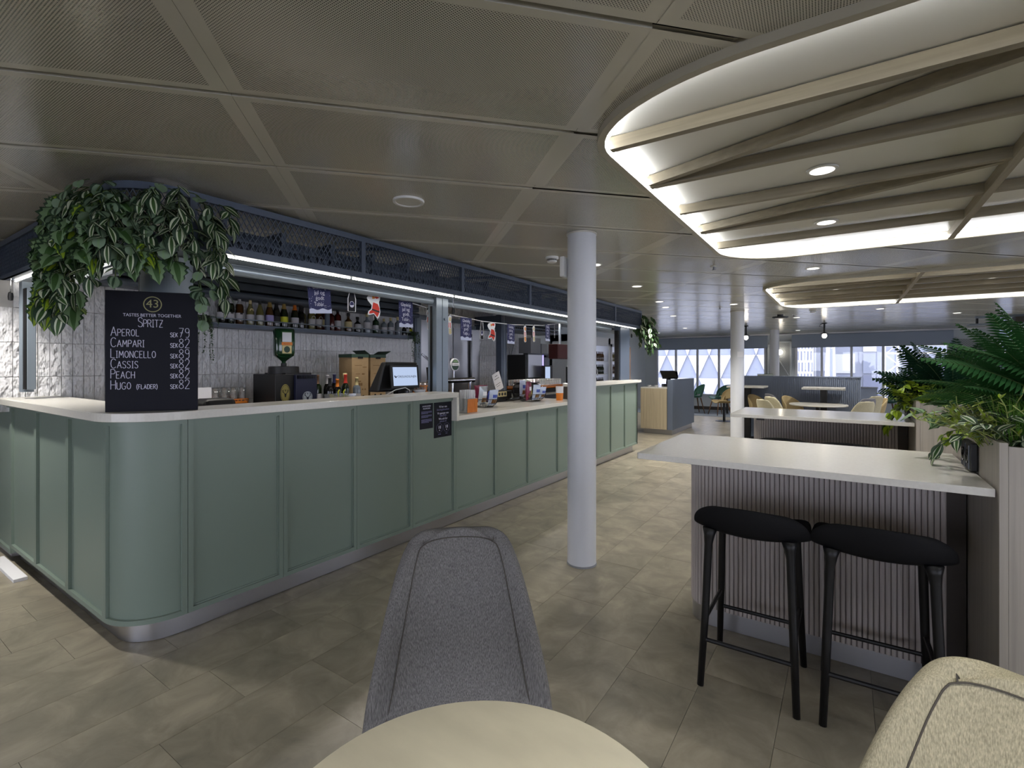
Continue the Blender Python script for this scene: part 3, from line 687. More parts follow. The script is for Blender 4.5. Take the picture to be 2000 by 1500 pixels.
# lit bottle fridges beyond the bar
for (y0, y1, lb) in ((9.6, 10.6, 'tall drinks fridge with an amber edge seen through the far bar opening'), (10.65, 11.66, 'brightly lit bottle fridge seen through the far bar opening'), (11.72, 12.7, 'second lit bottle fridge beside the far bar end post')):
    t = thing('drinks_fridge', lb, 'fridge', (-5.15, (y0+y1)/2, 0)); w = (y1-y0)/2
    G().box(-.3, -w, 0, -.26, w, 2.05).box(-.3, -w, 0, .22, -w+.04, 2.05).box(-.3, w-.04, 0, .22, w, 2.05).box(-.3, -w, 1.9, .22, w, 2.05).box(-.3, -w, 0, .22, w, .12).build('body', 'pillar_white', t)
    G().box(-.25, -w+.04, .15, -.24, w-.04, 1.88).build('light_panel', 'fridge_light', t)
    G().box(.22, -w+.03, .12, .25, -w+.09, 1.9).box(.22, w-.09, .12, .25, w-.03, 1.9).box(.22, -w+.03, 1.84, .25, w-.03, 1.9).box(.22, -w+.03, .12, .25, w-.03, .2).build('door_frame', 'mullion', t)
    for z in (.5, .82, 1.14, 1.46):
        G().box(-.24, -w+.05, z, .18, w-.05, z+.015).build('shelf', 'plastic_white', t)
for f, (y0, y1) in enumerate(((10.65, 11.66), (11.72, 12.7))):
    for r, z in enumerate((.835, 1.155, 1.475)):
        for k in range(9):
            kind = ('bot_dark', 'bot_green', 'bot_amber', 'bot_straw')[(r+f) % 4]
            nm = ('dark', 'green', 'amber', 'straw')[(r+f) % 4]
            o = G().lathe([(.03, 0), (.033, .01), (.033, .14), (.012, .19), (.012, .23), (.0, .232)], 10).build('bottle', [kind], None, (-5.03, y0+.14+k*.088, z), smooth=True)
            tag(o, f'{nm} glass bottle, {ORD[k]} on the {("lower", "middle", "upper")[r]} row of the {("first", "second")[f]} lit fridge', 'bottle', f'{nm} bottles in the {("first", "second")[f]} lit fridge, {("lower", "middle", "upper")[r]} row')
# unseen lights added in the bar ceiling to brighten the tiled wall
for k, (x, y, e) in enumerate(((-3.75, 1.75, 40), (-3.75, 3.0, 40), (-3.75, 4.4, 40), (-3.7, 6.6, 70))):
    t = thing('downlight', ('added unseen downlight over the bar sinks by the corner', 'added unseen downlight over the middle of the bar', 'added unseen downlight over the beer taps', 'added unseen downlight over the coffee corner')[k], 'lamp', (x, y, CZ-.004))
    G().lathe([(.04, 0), (.045, .0), (.045, .004), (.03, .004)], 20).build('ring', 'plastic_white', t); G().lathe([(0, -.0005), (.03, -.0005)], 16, caps=False).build('lens', 'lens', t)
    lamp('bar_fill_lamp', 'SPOT', (x, y, CZ-.02), e, (1, .93, .86), (0, math.radians(-14), 0), .04, 120, .5)
# ================================================================== CEILING RAFTS AND LIGHTS
def raft(k, label):
    R = RAFTS[k]; x0, x1, y0, y1 = R[:4]; c = ((x0+x1)/2, (y0+y1)/2)
    t = thing('ceiling_raft', label, 'ceiling light', (c[0], c[1], 2.25), 0, None)
    sh_ = lambda L: [(x-c[0], y-c[1]) for x, y in L]
    L0, L1, L2 = sh_(raft_line(0, *R)), sh_(raft_line(.03, *R)), sh_(raft_line(.042, *R)); n = len(L0)
    def ring(A, B, z0, z1):
        g = G(); v = []
        for a, b in zip(A, B): v += [(*a, z0), (*b, z0), (*b, z1), (*a, z1)]
        f = []
        for i in range(n):
            j = (i+1) % n
            for q in range(4): f.append((i*4+q, j*4+q, j*4+(q+1) % 4, i*4+(q+1) % 4))
        return g.add(v, f)
    ring(L0, L1, -.012, .03).build('rim', 'rim_cream', t, auto=True)
    ring(L0, L1, .03, .06).build('recess_wall', 'raft_ceiling', t, auto=True)
    G().prism(L0, .052, .06).build('recess_ceiling', 'raft_ceiling', t)
    ring(L1, L2, .008, .017).build('light_strip', 'led', t)
    w, h = .034, .05; z = .021
    def inside_x(y):   # left and right end of a beam at height y
        xs = []
        for i in range(n):
            a, b = L1[i], L1[(i+1) % n]
            if (a[1]-y)*(b[1]-y) <= 0 and a[1] != b[1]: xs.append(a[0]+(b[0]-a[0])*(y-a[1])/(b[1]-a[1]))
        return min(xs)+.012, max(xs)-.012
    H = y1-y0; ysb = [y0+H*q for q in (.135, .302, .470, .638, .806)]
    cr = (.61, 2.02)
    for y in ysb:
        a, b = inside_x(y-c[1]); G().bar((a, y-c[1], z), (b, y-c[1], z), w, h).build('beam', 'oak_beam', t)
    for x in cr: G().bar((x-c[0], y0-c[1]+.035, z-.004), (x-c[0], y1-c[1]-.035, z-.004), w, h+.006).build('cross_beam', 'oak_beam_y', t)
    for (i, j) in ((1, 0), (3, 2)):
        a, _ = inside_x(ysb[i]-c[1]); G().bar((a, ysb[i]-c[1]-.02, z+.002), (cr[0]-c[0], ysb[j]-c[1]+.04, z+.002), w, h-.004).build('diagonal_beam', 'oak_beam', t)
        _, b = inside_x(ysb[i]-c[1]); G().bar((cr[1]-c[0], ysb[j]-c[1]+.04, z+.002), (b, ysb[i]-c[1]-.02, z+.002), w, h-.004).build('diagonal_beam', 'oak_beam', t)
    for x, y in ((-.09, y0+H*.418), (-.10, y0+H*.752), (1.3, y0+H*.418), (1.3, y0+H*.752)):
        s = G().lathe([(.052, 0), (.066, 0), (.068, .006), (.05, .01)], 28).build('spot_ring', 'plastic_white', t, (x-c[0], y-c[1], .043), auto=True)
        G().lathe([(0, -.001), (.052, -.001)], 24, caps=False).build('lens', 'lens', s)
        lamp('raft_lamp', 'SPOT', (x, y, 2.25+.036), SPOT_W, (1, .96, .9), (0, 0, 0), .05, 112, .8)
    return t
SPOT_W = 52
raft(0, 'large rounded ceiling light raft with oak beams above the nearer bar table')
raft(1, 'rounded ceiling light raft with oak beams above the farther bar table')
def downlight(x, y, label, e=14, group=None, on=True, ang=120):
    t = thing('downlight', label, 'lamp', (x, y, CZ-.003), 0, group)
    G().lathe([(.05, 0), (.064, 0), (.066, .003), (.05, .003)], 26).build('ring', 'plastic_white', t); G().lathe([(0, -.001), (.05, -.001)], 22, caps=False).build('lens', 'lens' if on else 'plastic_white', t)
    if on and e: lamp('room_lamp', 'SPOT', (x, y, CZ-.012), e*2.2, (1, .96, .9), (0, 0, 0), .05, ang, .7)
grp = 'small downlights in the glossy far ceiling'
downlight(-1.861, 4.083, 'bright round downlight beside the top of the nearest pillar', 22)
downlight(-1.968, 5.458, 'round downlight between the bar canopy and the nearest pillar', 18)
downlight(-.245, 5.373, 'round downlight in the gap between the two ceiling rafts', 20)
for x, y, lb in ((-2.176, 6.947, 'small downlight beside the far bar canopy, nearest of the row by the bar'), (-2.307, 7.67, 'small downlight near the canopy end, second of the row by the bar'), (-2.595, 9.093, 'small downlight beyond the canopy plant, third of the row by the bar'), (-.751, 10.686, 'small downlight between the black ceiling disc and the pendant lamps'), (.467, 9.796, 'small downlight just beyond the farther ceiling raft'), (-1.36, 7.85, 'small downlight just before the second pillar'), (1.6, 11.3, 'added small downlight in the ceiling before the metal bracket'), (-3.2, 12.2, 'small downlight between the till desk and the windows'), (-4.3, 13.6, 'added small downlight in the far corner by the grey wall'), (-1.0, 14.6, 'small downlight in front of the slim far pillar')): downlight(x, y, lb, 60, grp)  # bracket, far corner and some other far ones added to brighten the far lounge
downlight(-4.35, .45, 'round downlight lighting the white tiled wall by the bar return', 90)
downlight(.25, .32, 'round downlight over the cafe table in front', 44, ang=84)
for k, (x, y) in enumerate(((-2.2, -.6), (-.2, -1.2), (2.2, .2), (4.2, 2.5), (4.4, 6.5))): downlight(x, y, ('first', 'second', 'third', 'fourth', 'fifth')[k]+' added unseen downlight over the open seating, counted from the bar', 20, 'added unseen downlights over the open seating')  # out of view, added so that light bounces off the floor
t = thing('speaker_grille', 'round pale speaker grille set in the ceiling before the canopy', 'speaker', (-1.988, 1.923, CZ))
G().lathe([(.0, -.008), (.066, -.008), (.068, -.006)], 36, caps=False).build('grille', 'ceil_plain', t); G().lathe([(.068, -.002), (.070, -.011), (.084, -.011), (.086, 0)], 36, caps=False).build('ring', 'plastic_white', t, auto=True)
def smoke(x, y, label):
    t = thing('smoke_detector', label, 'detector', (x, y, CZ)); G().lathe([(.055, 0), (.055, -.014), (.05, -.02), (.0, -.02)], 28, caps=False).build('base', 'plastic_white', t, auto=True)
    g = G()
    for k in range(12): a = k*PI/6; g.bar((.036*math.cos(a), .036*math.sin(a), -.02), (.036*math.cos(a), .036*math.sin(a), -.036), .008, .004)
    g.build('vents', 'plastic_grey', t); G().lathe([(.042, -.034), (.038, -.046), (0, -.05)], 28, caps=False).build('cap', 'plastic_white', t, auto=True)
smoke(-2.027, 3.593, 'white smoke detector beside the nearest pillar'); smoke(-.427, 9.365, 'white smoke detector beyond the far ceiling raft')
def sprinkler(x, y, label, g=None):
    t = thing('sprinkler', label, 'sprinkler', (x, y, CZ), 0, g); G().lathe([(.03, 0), (.03, -.005), (.0, -.006)], 18, caps=False).build('flange', 'plastic_white', t); G().lathe([(.009, -.004), (.009, -.03), (.016, -.032), (.016, -.036)], 12).build('head', 'plastic_grey', t)
sprinkler(-.991, 4.754, 'small sprinkler head between the two ceiling rafts'); sprinkler(-.75, 10.05, 'small sprinkler head beside the hanging bulb lamps'); sprinkler(-1.6, 8.1, 'small sprinkler head near the second pillar')
t = thing('ceiling_disc', 'flat black round ceiling unit beyond the far raft', 'speaker', (-.956, 9.982, CZ)); G().lathe([(.05, 0), (.05, -.025), (.13, -.035), (.13, -.05), (.09, -.06)], 28).build('disc', 'black', t, auto=True); G().lathe([(0, -.062), (.09, -.062)], 24, caps=False).build('lens', 'plastic_white', t)
for x, y, lb in ((-.36, 12.4, 'black stem pendant lamp with a glowing bulb before the second blind'), (-1.86, 12.25, 'black stem pendant lamp with a glowing bulb behind the second pillar')):
    t = thing('pendant_lamp', lb, 'lamp', (x, y, CZ)); G().lathe([(.05, 0), (.05, -.012), (.018, -.03), (.018, -.20)], 14).build('stem', 'black', t, auto=True)
    G().lathe([(.02, -.20), (.085, -.225), (.085, -.232), (.02, -.232)], 22).build('shade', 'black', t); G().tube([(-.02, 0, -.01), (-.07, 0, -.03), (-.09, 0, -.07), (-.03, 0, -.09)], .005, 6).build('cable', 'black', t)
    o = put('bulb', GLOBE, t, (0, 0, -.275)); o.scale = (.62, .62, .68)
t = thing('ceiling_bracket', 'dark metal ceiling bracket with a flat blade above the ferns', 'bracket', (2.45, 12.3, 0))
G().box(-.55, -.12, 2.10, 1.1, .12, 2.125).build('blade', 'frame_grey', t); G().box(-.45, -.03, 2.125, -.42, .03, 2.25).build('post', 'black', t); G().box(-.46, -.04, 2.225, 1.1, .04, 2.267).build('top_rail', 'frame_grey', t); G().box(.05, -.12, 2.125, .55, .12, 2.226).build('box', 'dark_wood', t)
t = thing('emergency_unit', 'small white box fixed high on the nearest pillar', 'box', (-1.595, 3.03, 2.0)); G().box(-.03, -.045, -.03, .004, .045, .11).build('housing', 'plastic_white', t, bevel=.006); G().box(-.034, -.02, -.02, -.03, .02, .0).build('led', 'plastic_grey', t)
# ================================================================== BAR TABLES AND PLANTERS
def half_round_slat(r, h, n=7):
    g = G(); v = [(r*math.cos(PI*k/(n-1)), -r*.75*math.sin(PI*k/(n-1))) for k in range(n)]
    g.v = [(x, y, 0) for x, y in v]+[(x, y, h) for x, y in v]; g.f = [(k+1, k, n+k, n+k+1) for k in range(n-1)]+[tuple(range(n)), tuple(reversed(range(n, 2*n)))]; g.m = [0]*len(g.f); return g
def bar_table(y0, label, blabel):
    t = thing('bar_table', label, 'table', (-.20, y0+.395, 0), 0, None)
    X0, X1 = -.61, .612; g = G().prism(arc(X0+.012, -.383, .012, 180, 270, 4)+[(X1, -.395), (X1, .395)]+arc(X0+.012, .383, .012, 90, 180, 4), .924, .952); g.build('tabletop', 'stone_white', t, bevel=.002)
    # pedestal with rounded ends, faces at y = +0.06 .. +0.34 (toward the far side)
    fy, by, L, R_, r = .075, .335, -.50, .612, .13
    out = [(R_, fy)]+[(L+r, fy)]+[(L+r+r*math.cos(math.radians(a)), (fy+by)/2+(by-fy)/2*math.sin(math.radians(a))) for a in range(-100, -261, -10)]+[(L+r, by), (R_, by)]
    G().prism([(x, y) for x, y in out], .092, .924).build('core', 'dark_wood', t)
    inn = [(x*1.0, (y-(fy+by)/2)*.985+(fy+by)/2) for x, y in out]
    g = G().prism(inn, .002, .092); g.build('kickboard', 'steel', t, auto=True)
    # slats spaced along the outline
    path = out; seg = []; tot = 0
    for a, b in zip(path[:-1], path[1:]): d = math.dist(a, b); seg.append((tot, d, a, b)); tot += d
    p = .0205; n = int((tot-.10)/p); sm = half_round_slat(.0092, .83).mesh('slat', 'slat_wood')
    for k in range(n):
        s = .06+p*(k+.5)
        for (t0, d, a, b) in seg:
            if t0 <= s <= t0+d:
                q = ((a[0]+(b[0]-a[0])*(s-t0)/d), (a[1]+(b[1]-a[1])*(s-t0)/d)); dx, dy = (b[0]-a[0])/d, (b[1]-a[1])/d
                o = put('slat', sm, t, (q[0], q[1], .0925), (0, 0, math.atan2(dy, dx)+PI)); break
    if y0 < 3: G().box(-.51, -.29, .906, -.43, -.27, .924).build('hook', 'black', t)
    else: G().box(-.42, -.29, .90, -.36, -.27, .924).build('hook', 'black', t)
    return t
bar_table(2.24, 'white topped bar table with a fluted dark wood base and two black stools', '')
bar_table(4.505, 'second white topped bar table with a fluted base, behind the nearer one', '')
def planter(y0, label):
    t = thing('planter_box', label, 'planter', (.68, y0+.38, 0)); x0, x1, ya, yb, H = -.262, .30, -.41, .41, 1.108
    G().box(x0, ya, 0, x0+.022, yb, H).build('side_board', 'light_wood' if False else 'ash_wood', t, bevel=.001); G().box(x1-.022, ya, 0, x1, yb, H).build('side_board', 'ash_wood', t)
    G().box(x0+.0232, ya+.002, 0, x1-.0232, ya+.024, H-.012).build('front_board', 'ash_wood', t); G().box(x0+.0232, yb-.024, 0, x1-.0232, yb-.002, H-.012).build('back_board', 'ash_wood', t)
    G().box(x0+.024, ya+.026, .9, x1-.024, yb-.026, H-.05).build('soil', 'soil', t)
    return t
planter(2.255, 'tall ash wood planter box at the end of the nearer bar table'); planter(4.52, 'tall ash wood planter box at the end of the farther bar table')
def socket(y, label):
    t = thing('power_socket', label, 'socket', (.4155, y, 1.01)); G().box(-.022, -.085, -.052, 0, .085, .055).build('plate', 'black', t, bevel=.004)
    for s in (-.036, .036):
        o = G().lathe([(.027, 0), (.027, .004), (.021, .004), (.019, .0), (0, .0)], 24, caps=False).build('outlet', 'black_gloss', t, (-.0225, s, .0), (0, -PI/2, 0), auto=True)
        G().box(-.0255, s-.034, -.045, -.0225, s-.031, .045).box(-.0255, s+.031, -.045, -.0225, s+.034, .045).build('outlet_frame', 'steel_dark', t)
socket(2.60, 'black double power socket low on the nearer planter box'); socket(4.90, 'black double power socket on the farther planter box')
# ================================================================== STOOLS
def stool(x, y, label, rz=PI):
    t = thing('bar_stool', label, 'stool', (x, y, 0), rz, None)
    # local front -y ; back +y
    prof = [(-.175, .640), (-.15, .655), (-.09, .656), (-.02, .650), (.06, .645), (.12, .642), (.165, .650), (.187, .685), (.196, .725), (.199, .758), (.198, .774)]
    hw = [.16, .195, .212, .22, .224, .226, .226, .224, .214, .188, .145]; rows = []
    for (yy, z), w in zip(prof, hw):
        r = []
        for j in range(9):
            u = j/4-1; bk = max(0, min(1, (yy-.06)/.12)); r.append((u*w, yy-.06*u*u*bk+(.03*u*u if yy < -.1 else 0), z+(.026 if yy < .14 else .02-.042*max(0, min(1, (z-.65)/.12)))*u*u))
        rows.append(r)
    G().grid(rows).build('seat', 'black_matte', t, smooth=True, solid=.016, sub=2)
    for sx in (-1, 1):
        for sy in (-1, 1):
            G().tube([(sx*.150, sy*.140+.008, .66), (sx*.152, sy*.143+.008, .63), (sx*.155, sy*.147+.006, .59), (sx*.165, sy*.165, .30), (sx*.178, sy*.198, .0)], [.03, .022, .0165, .0155, .0135], 10).build('leg', 'black', t, smooth=True)
    for sy in (-1, 1): G().tube([(-.171, sy*.178, .19), (.171, sy*.178, .19)], .009, 8).build('footrest', 'black', t)
    for sx in (-1, 1): G().tube([(sx*.167, -.17, .27), (sx*.167, .17, .27)], .009, 8).build('side_rail', 'black', t)
    return t
s0 = stool(-.332, 2.385, 'black bar stool with a low back, nearer the pillar'); dup(s0, (.105, 2.40, 0), PI+.02, 'black bar stool with a low back, nearer the planter box')
dup(s0, (-.42, 4.72, 0), PI, 'black stool tucked under the second bar table, nearer the pillar'); dup(s0, (.0, 4.70, 0), PI, 'black stool tucked under the second bar table, nearer the planter')
# ================================================================== LOUNGE CHAIRS
LP_ = [(-.25, .395), (-.235, .425), (-.15, .432), (-.02, .418), (.10, .408), (.17, .425), (.21, .475), (.235, .55), (.258, .64), (.281, .73), (.303, .81), (.320, .868), (.3275, .892), (.330, .900)]
LW_ = [.20, .225, .238, .245, .245, .243, .238, .226, .207, .187, .168, .150, .134, .108]
def shell_at(v, u):      # point of the chair shell; v runs along the profile 0..13, u across -1..1
    i = min(12, int(v)); t = v-i; (ya, za), (yb, zb) = LP_[i], LP_[i+1]; yy, z, w = ya+(yb-ya)*t, za+(zb-za)*t, LW_[i]+(LW_[i+1]-LW_[i])*t
    k = max(0, min(1, (z-.40)/.15)) if yy > 0 else 0
    return Vector((u*w, yy-.075*abs(u)**2.4*k*(1-.45*max(0, (z-.6)/.3)), z+.02*abs(u)**3*(1-k)-.020*abs(u)**3*max(0, min(1, (z-.78)/.09))))
def lounge(name, label, fab, loc, rz, group=None, legs='walnut'):
    t = thing('lounge_chair', label, 'chair', loc, rz, group)
    us = [math.sin((j/6-1)*PI/2)*.15+(j/6-1)*.85 for j in range(13)]
    G().grid([[shell_at(i, u) for u in us] for i in range(14)]).build('shell', fab, t, smooth=True, solid=.036, sub=2)
    off = .0196; L = []
    def on(v, u):
        p = shell_at(v, u); a = shell_at(v, u+.02)-shell_at(v, u-.02); b_ = shell_at(v+.05, u)-shell_at(v-.05, u); return p+b_.cross(a).normalized()*(off if b_.cross(a).y < 0 else -off)
    for k in range(25): L.append(on(4.5+6.1*k/24, -.79+.03*k/24))
    for k in range(1, 8): a = PI/2*k/8; L.append(on(10.6+.62*math.sin(a), -.76+.16*(1-math.cos(a))))
    for k in range(25): L.append(on(11.22, -.6+1.2*k/24))
    for k in range(7, 0, -1): a = PI/2*k/8; L.append(on(10.6+.62*math.sin(a), .76-.16*(1-math.cos(a))))
    for k in range(24, -1, -1): L.append(on(4.5+6.1*k/24, .79-.03*k/24))
    G().tube([tuple(p) for p in L], .0016, 5).build('seam', 'seam', t, smooth=True)
    for sg in (-1, 1):
        G().tube([tuple(on(11.05+1.2*k/5, sg*(.68+.14*k/5))) for k in range(6)], .0013, 5).build('corner_seam', 'seam', t)
    G().cyl((0, 0, .37), (0, 0, .405), .14, .17, 16).build('swivel_plate', 'black', t)
    for sx in (-1, 1):
        for sy in (-1, 1): G().tube([(sx*.11, sy*.10, .375), (sx*.235, sy*.225, 0)], [.017, .011], 10).build('leg', legs, t, smooth=True)
    return t
def chair_at(top, toward):   # seat origin from the place of the back's top and the point it faces
    d = Vector((toward[0]-top[0], toward[1]-top[1])).normalized(); return (top[0]+d.x*.33, top[1]+d.y*.33, 0), math.atan2(d.x, -d.y)
TC = (-.39, .49)
l, rz = chair_at((-.915, 1.08), TC); lounge('c', 'shaded grey fabric high backed chair facing the round table', 'fabric_shaded', l, rz)
l, rz = chair_at((.25, 1.012), (-.25, .142)); lounge('c', 'beige fabric high backed chair in front of the stools', 'fabric_beige', l, rz)
lc1 = lounge('c', 'beige high backed lounge chair, nearest in the row behind the second bar table', 'fabric_beige', *chair_at((-.95, 7.45), (-.2, 8.1)))
lc2 = lounge('c', 'grey high backed lounge chair, last of the row by the second pillar', 'fabric_slate', *chair_at((-1.05, 9.02), (-.25, 9.55)))
l, rz = chair_at((-.94, 8.18), (-.2, 8.8)); dup(lc1, l, rz, 'beige high backed lounge chair between the other beige one and the grey one')
l, rz = chair_at((.25, 7.74), (-.5, 8.4)); dup(lc1, l, rz, 'beige high backed lounge chair with its back to the planters, nearest of three')
l, rz = chair_at((.42, 9.2), (-.3, 9.75)); dup(lc1, l, rz, 'beige high backed lounge chair with its back to the planters, farthest of three')
l, rz = chair_at((.30, 8.50), (-.45, 9.1)); dup(lc2, l, rz, 'grey high backed lounge chair between the two beige ones near the planters')
# round cafe table in front of the camera
def round_table(x, y, label, r, z, top, mt='table_stone'):
    t = thing('round_table', label, 'table', (x, y, 0)); G().lathe([(r-.004, z-.022), (r, z-.018), (r, z-.004), (r-.004, z)], 72).build('tabletop', mt, t, auto=True)
    G().lathe([(.032, .02), (.032, z-.04), (.10, z-.022)], 20).build('post', 'black', t, auto=True); G().lathe([(.17, 0), (.17, .012), (.04, .025)], 36).build('base', 'black', t, auto=True)
round_table(TC[0], TC[1], 'round pale stone topped cafe table between the two fabric chairs', .305, .73, 'table_stone')
round_table(-.36, 9.40, 'round grey topped table between the rows of lounge chairs', .41, .735, 'stone', 'stone_white')
# square high tables before the booth screen
for x, y, lb in ((-.30, 9.98, 'square white topped high table in front of the blue grey booth screen'), (-1.50, 10.05, 'square white topped high table beside the second pillar')):
    t = thing('high_table', lb, 'table', (x, y, 0)); G().box(-.31, -.31, .955, .31, .31, .985).build('tabletop', 'stone_white', t, bevel=.003); G().box(-.05, -.05, .02, .05, .05, .955).build('post', 'black', t); G().box(-.22, -.22, 0, .22, .22, .02).build('base', 'black', t)
t = thing('booth_screen', 'blue grey ribbed booth screen behind the lounge chairs', 'screen', (-.69, 10.40, 0))
G().box(-.93, -.05, 0, .92, .05, 1.145).build('core', 'booth', t); G().box(-.94, -.075, 1.145, .93, .06, 1.165).build('cap', 'booth', t)
rb = G().box(-.008, -.012, .08, .008, 0, 1.14).mesh('rib', 'booth')
for k in range(66): put('rib', rb, t, (-.915+.028*k, -.05, 0))
t = thing('book', 'green book lying on top of the booth screen', 'book', (-1.25, 10.40, 1.165), .2); G().box(-.13, -.06, 0, .13, .05, .008).box(-.13, -.06, .028, .13, .05, .036).build('cover', 'leaf_mid', t); G().box(-.125, -.055, .008, .125, .05, .028).build('pages', 'paper', t)
t = thing('low_screen', 'low grey screen beside the end of the ribbed booth screen', 'screen', (.37, 11.6, 0)); G().box(-.14, -.04, 0, .14, .04, .93).build('panel', 'booth', t); G().box(-.15, -.05, .93, .15, .05, .95).build('cap', 'facade_grey', t)
# shell chairs
def shell_chair(label, m, loc, rz, base, group=None):
    t = thing('shell_chair', label, 'chair', loc, rz, group); rows = []
    prof = [(-.23, .445), (-.20, .462), (-.05, .455), (.09, .45), (.15, .475)]; hw = [.17, .23, .25, .25, .235]
    for (yy, z), w in zip(prof, hw): rows.append([(u*w, yy, z+.055*abs(u)**2.5) for u in [j/5-1 for j in range(11)]])
    G().grid(rows).build('seat', m, t, smooth=True, solid=.022, sub=1)
    rows = []
    for z, rr in ((.55, .255), (.62, .27), (.72, .275), (.80, .262), (.835, .24)):
        r = []
        for j in range(13):
            u = j/6-1; a = u*1.45; r.append((rr*math.sin(a)*1.0, .26*math.cos(a)*(.75 if z < .6 else .8)+(.0 if z < .6 else (z-.55)*.22), z-(.16*abs(u)**2.2)*(1 if z > .6 else .55)))
        rows.append(r)
    G().grid(rows).build('backrest', m, t, smooth=True, solid=.022, sub=1)
    for sx in (-1, 1): G().bar((sx*.205, .06, .47), (sx*.225, .13, .60), .05, .02).build('side_support', m, t)
    if base == 'post':
        G().lathe([(.03, .015), (.03, .44), (.09, .452)], 16).build('post', 'black', t, auto=True); G().lathe([(.2, 0), (.2, .008), (.03, .02)], 32).build('base', 'steel_dark', t, auto=True)
    else:
        for sx in (-1, 1):
            for sy in (-1, 1): G().tube([(sx*.14, sy*.12, .45), (sx*.22, sy*.21, 0)], [.019, .011], 8).build('leg', 'walnut', t, smooth=True)
    return t
m0 = shell_chair('mustard shell chair on a black disc foot by the windows', 'mustard', (-2.44, 12.85, 0), -.9, 'post')
dup(m0, (-1.2, 9.93, 0), 1.2, 'mustard shell chair at the booth, behind the grey lounge chair'); dup(m0, (-.64, 9.78, 0), 1.15, 'mustard shell chair at the booth, next to the round table'); dup(m0, (.30, 9.98, 0), -1.35, 'mustard shell chair at the end of the booth screen')
g0 = shell_chair('green shell chair with wooden legs half hidden by the till desk', 'green_shell', (-3.55, 14.55, 0), -1.0, 'legs')
dup(g0, (-2.85, 14.4, 0), -.8, 'green shell chair with wooden legs behind the mustard chair'); dup(g0, (.86, 15.0, 0), -1.4, 'green shell chair with wooden legs by the second window, outermost'); dup(g0, (1.45, 15.3, 0), -1.35, 'green shell chair with wooden legs by the second window, next to the ferns')
dup(m0, (-2.75, 14.9, 0), -.5, 'mustard shell chair pushed to the window behind the disc foot chair')
# ================================================================== TILL DESK
t = thing('till_desk', 'till desk with slatted light wood front and blue grey side', 'desk', (-3.1, 10.5, 0))
G().box(-.30, -.78, .10, .22, .78, .905).build('core', 'dark_wood', t); G().box(-.32, -.80, .905, .22, .80, .93).build('worktop', 'stone_white', t)
for k in range(8): G().box(-.318+.066*k, -.805, .10, -.318+.066*k+.064, -.782, .905).build('board', 'light_wood', t)
G().box(.22, -.82, .10, .325, .83, 1.08).build('side_panel', 'desk_grey', t, bevel=.004); G().box(-.28, -.74, 0, .29, .78, .10).build('kickboard', 'steel', t)
t = thing('till_terminal', 'black till terminal tilted on the desk near the windows', 'till', (-3.02, 10.25, .93), .5)
G().box(-.12, -.1, 0, .12, .1, .05).build('base', 'black', t); G().bar((0, .05, .05), (0, -.03, .22), .08, .05).build('neck', 'black', t); G().bar((-.0, -.13, .17), (0, .12, .31), .30, .03).build('display', 'black_gloss', t); G().bar((.14, .1, .31), (.17, .14, .17), .12, .02).build('customer_display', 'black_gloss', t)
for x, y, sl in ((-3.32, 9.95, 'small white saucer at the edge of the till desk'), (-3.2, 10.0, 'small white saucer nearer the till terminal')): tag(G().lathe([(.02, 0), (.03, .01), (.04, .03)], 14).build('saucer', 'paper', None, (x, y, .93)), sl, 'saucer', 'saucers on the till desk')
# ================================================================== THINGS ON AND BEHIND THE BAR
WINE = [(.0, 0), (.0335, .003), (.036, .012), (.036, .165), (.033, .185), (.02, .212), (.0145, .228), (.0135, .275), (.0155, .277), (.0155, .285)]
SLIM = [(.0, 0), (.032, .003), (.034, .012), (.034, .14), (.03, .165), (.018, .20), (.0135, .22), (.013, .265), (.0145, .268), (.0145, .275)]
CHAMP = [(.0, 0), (.037, .004), (.039, .015), (.039, .13), (.036, .155), (.026, .19), (.0175, .215), (.0145, .26), (.016, .266), (.0155, .275)]
SPIRIT = [(.0, 0), (.036, .003), (.038, .01), (.038, .155), (.034, .172), (.015, .188), (.0135, .235), (.0155, .236), (.0155, .25)]
SQUAT = [(.0, 0), (.04, .004), (.042, .014), (.042, .11), (.036, .128), (.016, .145), (.0145, .178), (.018, .18), (.018, .21)]
SMALL = [(.0, 0), (.03, .003), (.031, .01), (.031, .10), (.026, .115), (.012, .13), (.012, .15), (.0145, .152), (.0145, .172)]
def bottle(prof, glass, cap, label, loc, text_, h0=.05, h1=.115, cap_from=None, h=None, name='bottle', group=None):
    t = thing(name, text_, 'bottle', loc, 0, group)
    s = (h/prof[-1][1]) if h else 1; P = [(r*(.92+.08*s), z*s) for r, z in prof]
    G().lathe(P, 16, caps=False).build('glass', glass, t, smooth=True)
    zc = P[-1][1]*(cap_from or .80); top = [(r, z) for r, z in P if z >= zc]
    if not top or top[0][1] > zc+.003:
        for (r0, z0), (r1, z1) in zip(P[:-1], P[1:]):
            if z0 < zc <= z1: top = [(r0+(r1-r0)*(zc-z0)/(z1-z0), zc)]+top; break
    G().lathe([(r+.0009, z) for r, z in top]+[(0, P[-1][1]+.001)], 14, caps=False).build('cap', cap, t, smooth=True)
    if label:
        R = max(r for r, z in P)+.0008; G().lathe([(R, h0*s), (R, h1*s)], 18, caps=False).build('label', label, t, smooth=True)
    return t
SZ = 1.744; SX = -4.765
